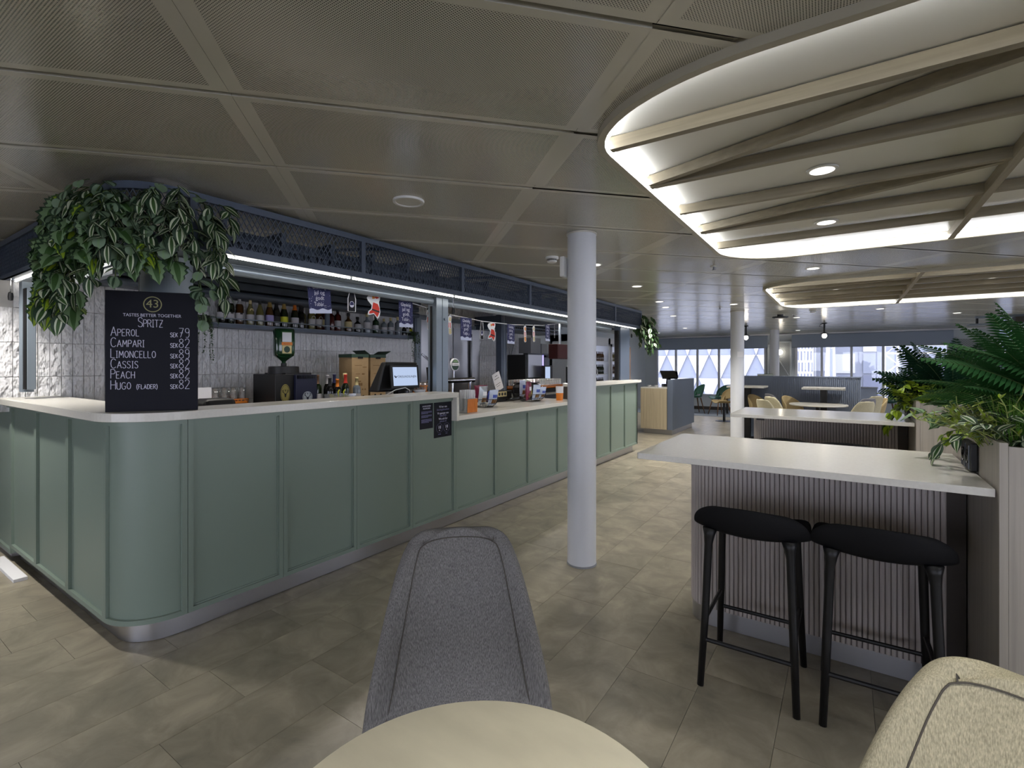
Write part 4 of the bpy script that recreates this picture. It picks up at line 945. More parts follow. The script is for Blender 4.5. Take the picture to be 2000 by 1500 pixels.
B = [
 (2.259, WINE, 'bot_dark', 'label_white', 'label_white', .268, 'dark wine bottle with white cap, first on the wall shelf'),
 (2.337, WINE, 'bot_green', 'label_white', 'label_white', .282, 'green wine bottle with white cap, tallest of three at the shelf start'),
 (2.422, WINE, 'bot_amber', 'label_white', 'label_white', .283, 'rose wine bottle with white cap, third on the wall shelf'),
 (2.524, SLIM, 'bot_straw', 'foil_cream', 'label_white', .258, 'pale straw bottle with a round neck tag on the wall shelf'),
 (2.619, SLIM, 'bot_straw', 'label_black', 'label_white', .262, 'pale rose bottle with a dark slim cap and wide white label'),
 (2.718, CHAMP, 'bot_amber', 'foil_gold', 'label_lilac', .283, 'sparkling bottle with gold foil and a lilac label'),
 (2.788, CHAMP, 'bot_dark', 'label_black', 'label_black', .27, 'black sparkling bottle with black foil and black label'),
 (2.87, CHAMP, 'bot_green', 'foil_gold', 'label_yellow', .274, 'green sparkling bottle with gold foil and a yellow label'),
 (2.989, CHAMP, 'bot_green', 'foil_orange', 'label_white', .274, 'sparkling bottle with a bright orange foil neck'),
 (3.059, CHAMP, 'bot_dark', 'label_black', None, .266, 'plain black sparkling bottle without a label beside the orange foil one'),
 (3.113, SPIRIT, 'bot_straw', 'label_black', None, .245, 'straw coloured spirit bottle with a black cap, half hidden'),
 (3.186, SPIRIT, 'bot_straw', 'label_black', 'label_white', .254, 'golden liqueur bottle with a round white ring emblem'),
 (3.273, SPIRIT, 'bot_amber', 'label_black', 'label_white', .262, 'darker liqueur bottle with a round white ring emblem'),
 (3.340, SPIRIT, 'bot_red', 'label_black', 'label_cream', .266, 'red bottle with a cream label before the shelf upright'),
 (3.43, SPIRIT, 'bot_red', 'label_black', None, .256, 'red bottle without a label just past the shelf upright'),
 (3.515, SPIRIT, 'bot_red', 'label_black', 'label_white', .268, 'orange red bottle with a white label past the shelf upright'),
 (3.66, SQUAT, 'bot_amber', 'label_black', 'label_cream', .225, 'squat amber bottle with a cream label'),
 (3.79, SQUAT, 'bot_dark', 'label_black', 'label_white', .19, 'short round black bottle with a white diamond label'),
 (3.93, SQUAT, 'bot_clear', 'foil_cream', 'label_white', .245, 'wide clear bottle with a pale stopper and white band'),
 (4.06, SPIRIT, 'bot_bigreen', 'label_black', 'label_white', .235, 'green gin bottle with a white label'),
 (4.19, SPIRIT, 'bot_clear', 'foil_cream', 'label_white', .20, 'clear bottle with a tall white label below the paper cutout'),
 (4.30, SPIRIT, 'bot_clear', 'foil_cream', 'label_white', .22, 'second clear bottle with a white label'),
 (4.42, SPIRIT, 'bot_clear', 'foil_cream', None, .24, 'clear bottle without a label near the shelf end'),
 (4.53, SMALL, 'bot_dark', 'label_black', None, .15, 'small black bottle near the shelf end'),
 (4.585, SMALL, 'bot_green', 'label_black', 'label_white', .15, 'small dark bottle with a pale green label'),
 (4.635, SMALL, 'bot_dark', 'label_black', 'label_yellow', .145, 'small dark bottle with a yellow label at the shelf end')]
for i, (y, pr, gl, cp, lb, h, tx) in enumerate(B):
    t = bottle(pr, gl, cp, lb, (SX+(0 if i != 10 else -.06), y, SZ), tx, h=h, cap_from=.70 if pr in (CHAMP, WINE) else .82)
    if i in (11, 12):
        g = G()
        for k in range(20): a = 2*PI*k/20; b_ = 2*PI*(k+1)/20; g.bar((.0395, .022*math.cos(a), .125+.022*math.sin(a)), (.0395, .022*math.cos(b_), .125+.022*math.sin(b_)), .002, .005)
        g.build('ring_emblem', 'label_white', t)
    if i == 3: G().cyl((.026, 0, .150), (.029, 0, .150), .018, n=16).build('neck_tag', 'label_cream', t)
    if i in (0, 1, 2): G().box(.036, -.012, .10, .0385, .012, .115).build('print', 'label_black', t)
# shot machine with a big inverted bottle
def ringlet(g, c, ry, rz, w, t, n=28):
    for k in range(n):
        a, b_ = 2*PI*k/n, 2*PI*(k+1)/n; g.bar((c[0], c[1]+ry*math.cos(a), c[2]+rz*math.sin(a)), (c[0], c[1]+ry*math.cos(b_), c[2]+rz*math.sin(b_)), t, w, up=(1, 0, 0))
    return g
def emblem(t, c, ry, rz, m, m2, rot=(0, 0, 0)):
    """oval medallion with a stag's head: antlers, head and a small cross above"""
    e = G(); v = [(0, ry*math.cos(2*PI*k/28), rz*math.sin(2*PI*k/28)) for k in range(28)]; e.add(v+[(.002, y, z) for _, y, z in v], [tuple(range(28)), tuple(reversed(range(28, 56)))]+[(k, (k+1) % 28, 28+(k+1) % 28, 28+k) for k in range(28)])
    o = e.build('emblem', m, t, c, rot)
    s = G(); ringlet(s, (.0025, 0, 0), ry*.88, rz*.88, .002, .002)
    s.add([(.003, -.012*ry/.05, .0), (.003, .012*ry/.05, .0), (.003, .006*ry/.05, -.035*ry/.05), (.003, -.006*ry/.05, -.035*ry/.05)], [(0, 3, 2, 1)])
    for sy in (-1, 1):
        P = [(.003, sy*.008, .0), (.003, sy*.02, .012), (.003, sy*.026, .028), (.003, sy*.018, .038)]
        k = ry/.05; s.tube([(x, y*k, z*k) for x, y, z in P], .0025*k, 5); s.tube([(.003, sy*.02*k, .012*k), (.003, sy*.034*k, .018*k)], .002*k, 5); s.tube([(.003, sy*.025*k, .026*k), (.003, sy*.036*k, .033*k)], .002*k, 5)
    s.bar((.003, 0, .022*ry/.05), (.003, 0, .04*ry/.05), .003, .003).bar((.003, -.007*ry/.05, .033*ry/.05), (.003, .007*ry/.05, .033*ry/.05), .003, .003)
    s.build('stag_motif', m2, o)
t = thing('shot_machine', 'black and navy chilled shot machine holding a big upturned green bottle', 'machine', (-4.30, 2.62, .94))
G().box(-.2, -.21, 0, .16, -.03, .342).build('side_case', 'black', t, bevel=.004); G().box(-.16, -.028, 0, .19, .185, .335).build('front_case', 'navy', t, bevel=.004)
G().box(-.2, -.10, .335, .14, .16, .352).build('lid', 'black', t); g = G(); [g.box(.191, -.02+k*.012, .30, .194, -.014+k*.012, .333) for k in range(17)]; g.build('vent_slats', 'black_gloss', t)
G().lathe([(.135, .345), (.13, .41), (.11, .414), (0, .414)], 28, caps=False).build('collar', 'black', t, (-.02, -.02, 0), auto=True)
emblem(t, (.162, -.115, .17), .045, .084, 'emblem_gold', 'black', (0, 0, 0)); emblem(t, (.192, .085, .13), .05, .052, 'emblem_silver', 'navy')
bt = thing('bottle', 'large green liqueur bottle standing upside down on the shot machine', 'bottle', (-4.32, 2.60, 1.352), math.radians(-22))
g = G(); rr = lambda w, d, r: [(x, y) for q, (sx, sy) in enumerate(((1, 1), (-1, 1), (-1, -1), (1, -1))) for x, y in arc(sx*(w-r), sy*(d-r), r, q*90, q*90+90, 4)]
zs = [(.018, .0), (.018, .045), (.022, .05), (.05, .075), (.083, .10), (.088, .13), (.088, .335), (.082, .348)]; rows = []
for r, z in zs:
    k = r/.088; p = rr(max(r*.86, .012), r, r*(.99 if r < .03 else .45)) if r > .03 else [(r*math.cos(2*PI*(i+.5)/20), r*math.sin(2*PI*(i+.5)/20)) for i in range(20)]
    rows.append([(x, y, z) for x, y in p]+[(p[0][0], p[0][1], z)])
g.grid(rows); nb = len(g.v); g.f.append(tuple(range(nb-21, nb-1))); g.m.append(0); g.build('glass', 'bot_bigreen', bt, smooth=True); G().cyl((0, 0, 0), (0, 0, .03), .024, n=14).build('cap', 'black', bt)
lab = thing  # label plate parts
G().box(.0765, -.028, .115, .078, .058, .32).build('label', 'leaf_mid', bt); G().box(.0782, -.024, .225, .079, .054, .312).build('label_upper', 'paper', bt); G().box(.079, -.03, .195, .0797, .06, .222).build('label_band', 'orange', bt); G().box(.0782, -.024, .12, .079, .054, .192).build('label_lower', 'foil_cream', bt)
g = G(); v = [(.08, .015+.026*math.cos(2*PI*k/20), .156+.03*math.sin(2*PI*k/20)) for k in range(20)]; g.add(v, [tuple(range(20))]); g.build('label_medal', 'box_green', bt); text('Jägermeister', .011, 'label_black', bt, (.0802, .015, .208), (PI/2, 0, PI/2))
# glasses on orange racks
GL = [(.0, .004), (.026, .004), (.030, .01), (.033, .135), (.0315, .135), (.0285, .014), (.0, .012)]
glm = G().lathe(GL, 12, caps=False).mesh('glass', 'glass_clear', True)
ROWN = {3: ('back', 'middle', 'front'), 4: ('back', 'third', 'second', 'front')}
def rack(loc, nx, ny, p, label, glabel, group, m='orange', hh=.08, skip=0):
    t = thing('glass_rack', label, 'rack', loc); X, Y = nx*p/2, ny*p/2
    g = G().box(-X, -Y, 0, X, Y, .012).box(-X, -Y, 0, -X+.008, Y, .03).box(X-.008, -Y, 0, X, Y, .03).box(-X, -Y, 0, X, -Y+.008, .03).box(-X, Y-.008, 0, X, Y, .03)
    for sx in (-X+.004, X-.004):
        n = int(2*Y/.03)
        for k in range(n+1): g.bar((sx, -Y+k*2*Y/n, .03), (sx, -Y+k*2*Y/n, hh), .006, .006)
        g.box(sx-.004, -Y, hh-.008, sx+.004, Y, hh)
    for sy in (-Y+.004, Y-.004): g.box(-X, sy-.004, hh-.012, X, sy+.004, hh)
    g.build('basket', m, t)
    for i in range(nx):
        for j in range(ny): tag(put('drinking_glass', glm, None, (loc[0]-X+p*(i+.5), loc[1]-Y+p*(j+.5), loc[2]+.012)), f'{glabel}, {ORD[j]} in the {ROWN[nx][i]} row', 'glass', group)
for y in (2.06, 2.44): pass
tag(G().box(-.16, -.34, 0, .16, .34, .075).build('rack_stand', 'steel_dark', None, (-4.56, 2.01, .94)), 'steel stand under the glass rack beside the shot machine', 'stand')
rack((-4.55, 2.03, 1.016), 3, 8, .076, 'orange glass rack beside the shot machine', 'clear glass beside the shot machine', 'glasses beside the shot machine', hh=.05)
rack((-4.02, 6.62, 1.0), 4, 15, .078, 'long orange glass rack in front of the coffee machine', 'clear glass in the long orange rack', 'glasses before the coffee machine', hh=.055)
rack((-4.45, 4.62, 1.0), 3, 4, .08, 'orange glass rack behind the beer taps', 'clear beer glass behind the taps', 'glasses behind the beer taps', hh=.11)
for (x, y, w) in ((-4.02, 6.62, .62), (-4.45, 4.62, .17)): tag(G().box(-.15, -w, 0, .15, w, .06).build('rack_stand', 'black', None, (x, y, .94)), 'low black stand under the ' + ('long glass rack' if w > .5 else 'rack behind the beer taps'), 'stand')
# cardboard boxes
def carton(x, y, rz, w, d, h, label, open_=False):
    w *= .82; d *= .85
    t = thing('carton', label, 'box', (x, y, .94), rz); G().box(-d, -w, 0, d, w, h).build('body', 'cardboard', t); G().box(-d-.004, -w-.004, h, d+.004, w+.004, h+.035).build('top_band', 'box_green', t)
    G().box(d+.004, -.03, h-.012, d+.0055, .03, h+.008).build('hand_hole', 'black_matte', t)
    for s in (-.035, .035): G().cyl((d, s, .1), (d+.002, s, .1), .012, n=14).build('hole', 'black_matte', t)
    g = G().box(d, -.06, .42, d+.001, .02, .425).box(d, .03, .40, d+.001, .075, .407).box(d, -.05, .33, d+.001, .0, .335).box(d, .02, .325, d+.001, .05, .34).box(d, -.03, .25, d+.001, .01, .262).box(d, -.02, .21, d+.001, -.0, .24).box(d, .005, .21, d+.001, .025, .24)
    for k in range(5): g.box(d, -.07+k*.03, .165, d+.001, -.055+k*.03, .18)
    g.build('print', 'print_brown', t)
    if open_:
        for s, a in ((-1, .45), (1, .35)): G().box(-d, 0, 0, d, .08, .004).build('flap', 'box_green', t, (0, s*w, h+.034), (a+.15 if s > 0 else PI-a-.15, 0, 0))
carton(-4.30, 3.37, -.15, .115, .155, .505, 'tall cardboard carton with green top band beside the till'); carton(-4.36, 3.66, -.15, .115, .15, .505, 'tall open cardboard carton with green flaps half behind the till', True)
t = thing('canister_set', 'three small steel canisters behind the till', 'canisters', (-4.5, 4.32, .94))
for k in range(3): G().lathe([(.03, 0), (.03, .36+.01*k)], 12).build('canister', 'steel_dark', t, (0, k*.065-.065, 0), auto=True)
# till with customer screen
t = thing('till', 'black till with a lit customer screen on the inner bench', 'till', (-3.27, 3.0, .935), 0)
G().box(-.12, -.10, 0, .1, .22, .16).build('base', 'black', t, bevel=.01); G().box(-.04, .02, .16, .02, .1, .24).build('neck', 'black', t)
g = G(); A = [(-.06, -.20), (.03, -.22), (.06, .24), (-.03, .25)]; g.add([(-.10, -.215, .20), (.02, -.215, .20), (.02, .22, .20), (-.10, .22, .20), (-.02, -.14, .455), (.03, -.14, .455), (.03, .25, .455), (-.02, .25, .455)], [(0, 3, 2, 1), (4, 5, 6, 7), (0, 1, 5, 4), (1, 2, 6, 5), (2, 3, 7, 6), (3, 0, 4, 7)]); g.build('display_back', 'black', t, bevel=.014)
cs = G().box(0, -.15, -.098, .018, .15, .105).build('customer_screen', 'black', t, (.10, .015, .325), (0, math.radians(-6), math.radians(-6)), bevel=.006)
G().box(.0185, -.128, -.075, .0195, .128, .085).build('screen', 'screen', cs)
text('ÖRESUNDSLINJEN', .026, 'navy', cs, (.0202, .018, .002), (PI/2, 0, PI/2), ext=.0002, sx=.95)
g = G(); g.add([(.0202, -.118, .012), (.0202, -.112, -.004), (.0202, -.100, -.008), (.0202, -.088, .004), (.0202, -.084, .014), (.0202, -.094, .006), (.0202, -.104, .004), (.0202, -.108, .014)], [tuple(range(8))]); g.build('logo', 'navy', cs)
G().tube([(.06, -.2, .16), (.12, -.1, .22), (.13, .0, .235), (.12, .06, .21), (.08, .1, .16)], .004, 6).build('white_cable', 'paper', t)
tag(G().lathe([(.025, 0), (.045, .02), (.055, .04), (.05, .04), (.03, .01), (0, .008)], 22, caps=False).build('bowl', 'paper', None, (-3.12, 3.155, 1.105), smooth=True), 'small white bowl at the foot of the grooved post', 'bowl')
tag(G().box(-.08, -.06, 0, .08, .055, .17).build('pedestal', 'black', None, (-3.12, 3.125, .935)), 'black box under the small white bowl', 'box')
# bottles standing on the inner bench
for i, (y, x, pr, gl, cp, lb, h, tx) in enumerate(((2.835, -4.15, SPIRIT, 'bot_green', 'walnut', 'label_white', .33, 'tall brown capped bottle beside the shot machine'), (2.90, -4.05, WINE, 'bot_dark', 'label_black', 'label_white', .30, 'dark bottle with white band neck in the bench cluster'), (2.945, -4.15, WINE, 'bot_dark', 'label_white', 'label_black', .325, 'dark bottle with a white cap in the bench cluster'), (2.985, -4.05, SPIRIT, 'bot_dark', 'orange', 'label_cream', .29, 'dark bottle with an orange collar in the bench cluster'), (3.06, -4.2, WINE, 'bot_dark', 'flag_navy', None, .33, 'dark bottle with a blue cap in the bench cluster'), (3.10, -4.08, WINE, 'bot_green', 'red_print', 'label_yellow', .33, 'green bottle with a red neck and large cream yellow label'), (3.185, -4.2, SQUAT, 'bot_clear', 'foil_cream', None, .34, 'tall clear decanter shaped bottle in the bench cluster'), (3.235, -4.08, SPIRIT, 'bot_clear', 'foil_cream', 'label_white', .30, 'clear corked bottle with a white label next to the carton'))):
    bottle(pr, gl, cp, lb, (x, y, .942), tx, h=h, cap_from=.74)
t = thing('bar_caddy', 'clear bar caddy with yellow handled tongs in front of the bench bottles', 'caddy', (-3.85, 2.86, .94)); G().box(-.07, -.11, 0, .07, .13, .006).box(-.07, -.11, 0, -.065, .13, .16).box(.065, -.11, 0, .07, .13, .16).box(-.07, -.11, 0, .07, -.105, .16).box(-.07, .125, 0, .07, .13, .16).build('tray', 'glass_clear', t)
for s in (-.04, .02): G().tube([(.03, s, .01), (.03, s+.01, .12), (.035, s, .18), (.04, s+.012, .20)], .006, 6).build('tong', 'label_yellow', t)
tag(G().box(-.09, -.10, 0, .09, .10, .21).build('black_box', 'black', None, (-3.42, 1.58, .935), bevel=.03), 'rounded black box just behind the chalkboard', 'box')
t = thing('card_stand', 'white card standing on the back counter behind the chalkboard', 'sign', (-4.36, 1.92, .94)); G().box(-.002, -.09, 0, .002, .075, .24).build('card', 'paper', t, rot=(0, -.08, 0)); G().box(-.03, -.09, 0, .03, .07, .004).build('foot', 'plastic_white', t)
# spice mills + steel dispenser next to the chalkboard
for k, (x, y) in enumerate(((-3.35, 1.02), (-3.27, 1.06), (-3.20, 1.02))):
    t = thing('glass_jar', ('first', 'middle', 'last')[k]+' small glass jar with a black lid, counted toward the chalkboard', 'jar', (x, y, 1.134), 0, 'jars beside the chalkboard'); G().lathe([(0, 0), (.022, .002), (.024, .01), (.024, .075), (.018, .085)], 14, caps=False).build('glass', 'bot_clear', t, smooth=True); G().lathe([(.0225, .078), (.0235, .08), (.0235, .115), (0, .117)], 14, caps=False).build('lid', 'black', t, auto=True); G().lathe([(.0245, .03), (.0245, .06)], 14, caps=False).build('label', 'label_white', t)
tag(G().box(-.05, -.07, 0, .05, .07, .245).build('napkin_dispenser', 'steel', None, (-3.31, 1.30, 1.134-.199), bevel=.004), 'steel napkin dispenser behind the glass jars', 'dispenser')
# beer taps
def tap(y, label):
    t = thing('beer_tap', label, 'tap', (-4.0, y, .94)); G().cyl((0, 0, 0), (0, 0, .24), .028, n=16).build('column', 'chrome', t, auto=True)
    G().lathe([(.0, 0), (.078, 0), (.078, .02), (0, .02)], 28, caps=False).build('badge', 'paper', t, (.03, 0, .43), (0, PI/2, 0)); G().lathe([(.066, .0205), (.066, .023), (0, .023)], 28, caps=False).build('badge_face', 'box_green', t, (.03, 0, .43), (0, PI/2, 0))
    g = G().box(.054, -.06, -.012, .056, .06, .022); g.build('badge_band', 'paper', t, (0, 0, .43)); text('Carlsberg', .026, 'box_green', t, (.0565, 0, .435), (PI/2, 0, PI/2), ext=.0002)
    g = G(); v = [(.0545, .045*math.cos(PI*k/10), .03+.03*math.sin(PI*k/10)) for k in range(11)]; g.add(v, [tuple(range(11))]); g.build('badge_crown', 'leaf_mint', t, (0, 0, .43)); G().cyl((.02, 0, .24), (.02, 0, .36), .012, n=10).build('badge_stem', 'chrome', t)
    return t
tap(4.235, 'beer tap with a round green and white badge beside the till'); tap(4.60, 'beer tap with a round green and white badge past the grooved post')
t = thing('tap_rail', 'chrome tap rail with a black handled spout beyond the till', 'tap', (-3.92, 4.3, .94)); G().cyl((0, -.2, .24), (0, .62, .24), .032, n=16).build('rail', 'chrome', t, auto=True); G().cyl((0, .55, 0), (0, .55, .24), .025, n=12).build('foot', 'chrome', t); G().tube([(.0, -.2, .24), (.05, -.24, .25), (.07, -.26, .2), (.06, -.27, .14)], [.022, .02, .016, .012], 10).build('spout', 'chrome', t, smooth=True); G().cyl((.02, -.22, .26), (.02, -.23, .40), .016, .02, n=12).build('handle', 'black', t)
# items on the lower top
def snack_basket(x, y, rad, label, bags, seed):
    rnd = random.Random(seed); t = thing('snack_basket', label, 'basket', (x, y, .935)); g = G()
    for z, r in ((.004, rad*.62), (.04, rad*.86), (.085, rad)): g.tube([(r*math.cos(2*PI*k/28), r*math.sin(2*PI*k/28), z) for k in range(29)], .003, 5, caps=False)
    for k in range(28): a = 2*PI*k/28; g.tube([(rad*.3*math.cos(a), rad*.3*math.sin(a), .003), (rad*.62*math.cos(a), rad*.62*math.sin(a), .004), (rad*.86*math.cos(a), rad*.86*math.sin(a), .04), (rad*math.cos(a), rad*math.sin(a), .085)], .0016, 4)
    g.build('wire_basket', 'black', t)
    for (m, dx, dy, z, w, h, rz, tilt, lb) in bags:
        rows = []
        for i in range(7):
            v = i/6; r = []
            for j in range(7):
                u = j/3-1; puff = .035*(1-abs(u)**2.2)*(1-abs(2*v-1)**2.6); r.append((puff, u*w*(1-.12*math.sin(PI*v)), v*h))
            rows.append(r)
        g2 = G().grid(rows); n0 = len(g2.v); g2.grid([[(-x_, y_, z_) for x_, y_, z_ in reversed(r)] for r in rows])
        b = thing('snack_bag', lb, 'bag', (x+dx, y+dy, .935+z), rz); bb = g2.build('pouch', m, b, rot=(0, tilt, 0), smooth=True)
        def patch(nm, mt, u0, u1, v0, v1):
            pr = []
            for i in range(4):
                v = v0+(v1-v0)*i/3; r = []
                for j in range(5):
                    u = u0+(u1-u0)*j/4; r.append((.035*(1-abs(u)**2.2)*(1-abs(2*v-1)**2.6)+.0012, u*w*(1-.12*math.sin(PI*v)), v*h))
                pr.append(r)
            G().grid(pr).build(nm, mt, bb, smooth=True)
        patch('print', 'paper' if m != 'bag_white' else 'bag_blue', -.55, .45, .52, .72); patch('picture', 'bag_brown' if m != 'bag_brown' else 'label_yellow', -.6, .6, .16, .40)
snack_basket(-3.08, 4.02, .165, 'black wire basket of snack bags nearest the white upright', [
 ('bag_silver', .05, -.085, .03, .078, .19, .1, .12, 'crumpled silver grey snack bag in the nearer wire basket'), ('bag_plum', -.06, .06, .05, .085, .17, -.3, -.1, 'plum red snack bag leaning in the nearer wire basket'), ('bag_white', .075, .055, .02, .07, .16, -.1, .2, 'white and blue snack bag at the front of the nearer wire basket'), ('bag_blue', .0, .13, .03, .05, .13, .3, .0, 'blue snack bag at the edge of the nearer wire basket')], 3)
snack_basket(-3.13, 5.02, .19, 'black wire basket of snack bags beside the pillar', [
 ('bag_plum', .05, -.135, .02, .075, .22, .25, .05, 'plum red snack bag standing in the farther wire basket'), ('bag_white', -.07, -.06, .05, .06, .20, -.1, .0, 'white snack bag standing at the back of the farther wire basket'), ('bag_white', .07, .0, .02, .085, .18, .0, .15, 'white snack bag with a picture at the front of the farther wire basket'), ('bag_brown', -.06, .05, .05, .10, .16, .0, -.1, 'brown snack bag behind the white ones in the farther wire basket'), ('bag_white', .09, .11, .03, .06, .14, -.2, .2, 'small white snack bag at the edge of the farther wire basket')], 5)
for (x, y, n, lb) in ((-2.83, 3.46, 9, 'orange bundle of paper straws in white sleeves by the white upright'), ):
    t = thing('straw_holder', lb, 'straws', (x, y, .935)); G().box(-.05, -.06, 0, .05, .085, .006).box(-.05, -.06, 0, -.047, .085, .13).box(.047, -.06, 0, .05, .085, .13).box(-.05, -.06, 0, .05, -.057, .13).box(-.05, .082, 0, .05, .085, .13).build('holder', 'glass_clear', t)
    g = G(); rnd = random.Random(1)
    for k in range(40): a, b_ = rnd.uniform(-.042, .042), rnd.uniform(-.052, .078); g.bar((a, b_, .008), (a+rnd.uniform(-.004, .004), b_+rnd.uniform(-.004, .004), .205), .007, .007)
    g.build('straws', 'paper', t); g = G()
    for k in range(9): y_ = -.054+k*.016; g.bar((.052, y_, .004), (.052, y_+.006, .125), .011, .002, up=(1, 0, 0))
    g.build('orange_sticks', 'orange', t)
t = thing('straw_cup', 'white and orange cup at the edge of the pillar', 'cup', (-2.90, 5.33, .935)); G().lathe([(0, 0), (.04, 0), (.045, .09)], 18, caps=False).build('lower', 'orange', t); G().lathe([(.045, .09), (.048, .17), (.04, .17)], 18, caps=False).build('upper', 'paper', t)
t = thing('receipt_printer', 'black receipt printer with a pale switch plate below the glass rack', 'printer', (-3.42, 4.72, .935)); G().box(-.12, -.14, 0, .08, .22, .125).build('case', 'black', t, bevel=.012); G().box(.081, -.08, .06, .084, .10, .12).build('plate', 'foil_cream', t)
for k in range(3): G().lathe([(.018, 0), (.018, .003), (.01, .004), (0, .004)], 16, caps=False).build('knob', 'steel_dark', t, (.084, -.05+k*.058, .09), (0, PI/2, 0))
t = thing('hand_scanner', 'small black hand scanner lying before the printer', 'scanner', (-3.22, 4.78, .935)); G().tube([(-.08, -.03, .02), (0, 0, .03), (.05, .05, .045), (.06, .10, .04)], [.015, .022, .028, .02], 10).build('body', 'black_gloss', t, smooth=True)
t = thing('equipment_case', 'rounded black case behind the farther wire basket', 'box', (-3.38, 5.30, .935)); G().box(-.09, -.19, 0, .11, .22, .20).build('body', 'black', t, bevel=.05); G().box(-.07, -.17, .2, .09, .2, .21).build('lid', 'black_gloss', t)
t = thing('menu_sheet', 'white printed sheet leaning on the tiled wall past the steel doors', 'sheet', (-4.30, 6.02, .985), 0); p = G().box(-.002, -.1, 0, .002, .14, .27).build('sheet', 'paper', t, rot=(.28, -.15, .1))
G().box(.0022, -.02, .22, .0026, .06, .228).box(.0022, -.06, .18, .0026, .09, .187).box(.0022, -.07, .10, .0026, .09, .106).box(.0022, -.05, .07, .0026, .06, .075).build('print', 'label_black', p)
t = thing('wire_tangle', 'low dark tangle of bar tools beside the printer', 'tools', (-4.0, 5.72, .94)); g = G(); rnd = random.Random(8)
for k in range(16): a = rnd.uniform(0, 6.28); g.tube([(.12*math.cos(a), .12*math.sin(a), .01), (.05*math.cos(a+1), .05*math.sin(a+1), .05), (.12*math.cos(a+2.4), .12*math.sin(a+2.4), .02)], .004, 5)
g.build('tools', 'steel_dark', t)
# coffee machine corner
t = thing('coffee_machine', 'tall black and steel coffee machine with a glowing edge behind the glasses', 'machine', (-4.38, 7.15, .94))
G().box(-.3, -.36, .0, .05, -.30, .60).box(-.3, .32, 0, .05, .40, .60).box(-.3, -.30, 0, -.02, .32, .6).build('case', 'black', t); G().box(-.02, -.30, .22, .07, .16, .60).build('front', 'steel', t); G().box(.0, -.34, .60, .09, .42, .625).build('top', 'black_gloss', t); G().box(.0705, .16, .30, .075, .19, .60).build('lit_edge', 'purple_led', t)
G().box(.05, .2, .36, .085, .37, .56).build('touch_panel', 'black_gloss', t); G().box(-.02, -.30, .0, .05, .32, .22).build('lower_front', 'black', t)
t = thing('milk_unit', 'small milk unit with a pale blue front beside the coffee machine', 'machine', (-4.2, 7.30, .94)); G().box(-.05, -.13, 0, .02, .13, .42).build('case', 'black', t); G().box(.02, -.12, .08, .03, .03, .40).build('front', 'screen', t); G().box(.03, -.09, .1, .033, -.06, .2).build('mark', 'navy', t)
for k, (x, y, w, h, lb) in enumerate(((-4.45, 7.12, .16, .26, 'grey metal box on top of the coffee machine'), (-4.45, 7.40, .09, .17, 'small grey tin on top of the coffee machine'))): tag(G().box(-.12, -w, 0, .12, w, h).build('metal_box', 'plastic_grey', None, (x, y, 1.566)), lb, 'box')
t = thing('first_aid_box', 'dark red metal box on the wall post beyond the coffee machine', 'box', (-3.6, 6.62, 1.56)); G().box(-.08, -.20, -.10, .08, .20, .12).build('case', 'red_paint', t, bevel=.004); G().box(.08, -.18, -.085, .084, .18, .10).build('door', 'red_paint', t)
G().cyl((-.05, .1, .12), (-.05, .1, .70), .02, n=10).build('pole', 'frame_grey', t)
# machine behind the far high top
t = thing('round_appliance', 'round black appliance with a chrome hoop on the far bar top', 'appliance', (-3.15, 6.72, 1.10)); G().lathe([(0, -.085), (.09, -.08), (.13, -.04), (.135, 0), (.13, .04), (.09, .08), (0, .085)], 26, caps=False).build('drum', 'black_gloss', t, (0, 0, .11), (0, PI/2, .2), smooth=True); G().tube([(.06, .15*math.cos(a*PI/10), .11+.15*math.sin(a*PI/10)) for a in range(11)], .008, 8).build('hoop', 'chrome', t); G().box(-.1, -.1, -.165, .1, .1, -.02).build('foot', 'black', t)
t = thing('speaker_box', 'black box standing on the far bar top next to the round appliance', 'box', (-3.1, 6.18, .935)); G().box(-.09, -.14, 0, .09, .13, .41).build('case', 'black', t, bevel=.006)
t = thing('small_figure', 'tiny orange and violet ornament on the far bar top', 'ornament', (-2.86, 6.02, 1.134)); G().lathe([(.012, 0), (.018, .01), (.012, .03)], 12).build('foot', 'orange', t, smooth=True); G().lathe([(.012, .03), (.024, .05), (.02, .075), (0, .085)], 12).build('body', 'orange', t, smooth=True); G().lathe([(.006, .08), (.014, .09), (0, .10)], 10).build('tip', 'label_lilac', t, smooth=True)
# ================================================================== PLANTS
def leaf_mesh(name, L, W, mats, cols, fold=.18, droop=.25, shape='ell', notch=False, n=7):
    """a leaf along +x, drooping; cols = material index of each strip across the width"""
    C = len(cols); rows = []
    for i in range(n+1):
        s = i/n
        if shape == 'ell': w = W*math.sin(PI*min(1, s*.97+.03))**.8*(1-.15*s)
        elif shape == 'round': w = W*math.sqrt(max(0, 1-(2*s-1)**2))
        elif shape == 'heart': w = W*(math.sin(PI*s**.62)**.75 if 0 < s < 1 else 0)
        else: w = W*math.sin(PI*s)
        w = max(w, W*.03)
        r = []
        for j in range(C+1):
            u = 2*j/C-1; k = 1
            if notch and abs(u) > .55 and i % 2 == 0 and 0 < i < n: k = .72
            r.append((s*L-.06*L*u*u, u*w*k, fold*w*abs(u)-droop*L*s*s))
        rows.append(r)
    return G().grid(rows, mcol=cols).mesh(name, mats, True)
STRIPE = ['leaf_dark', 'leaf_white', 'leaf_mid']
LEAF_STRIPE = leaf_mesh('leaf', .098, .031, STRIPE, [0, 0, 1, 2, 2, 1, 0, 0], droop=.22)
LEAF_STRIPE2 = leaf_mesh('leaf', .082, .027, STRIPE, [0, 1, 1, 0, 2, 0, 1, 0], droop=.3)
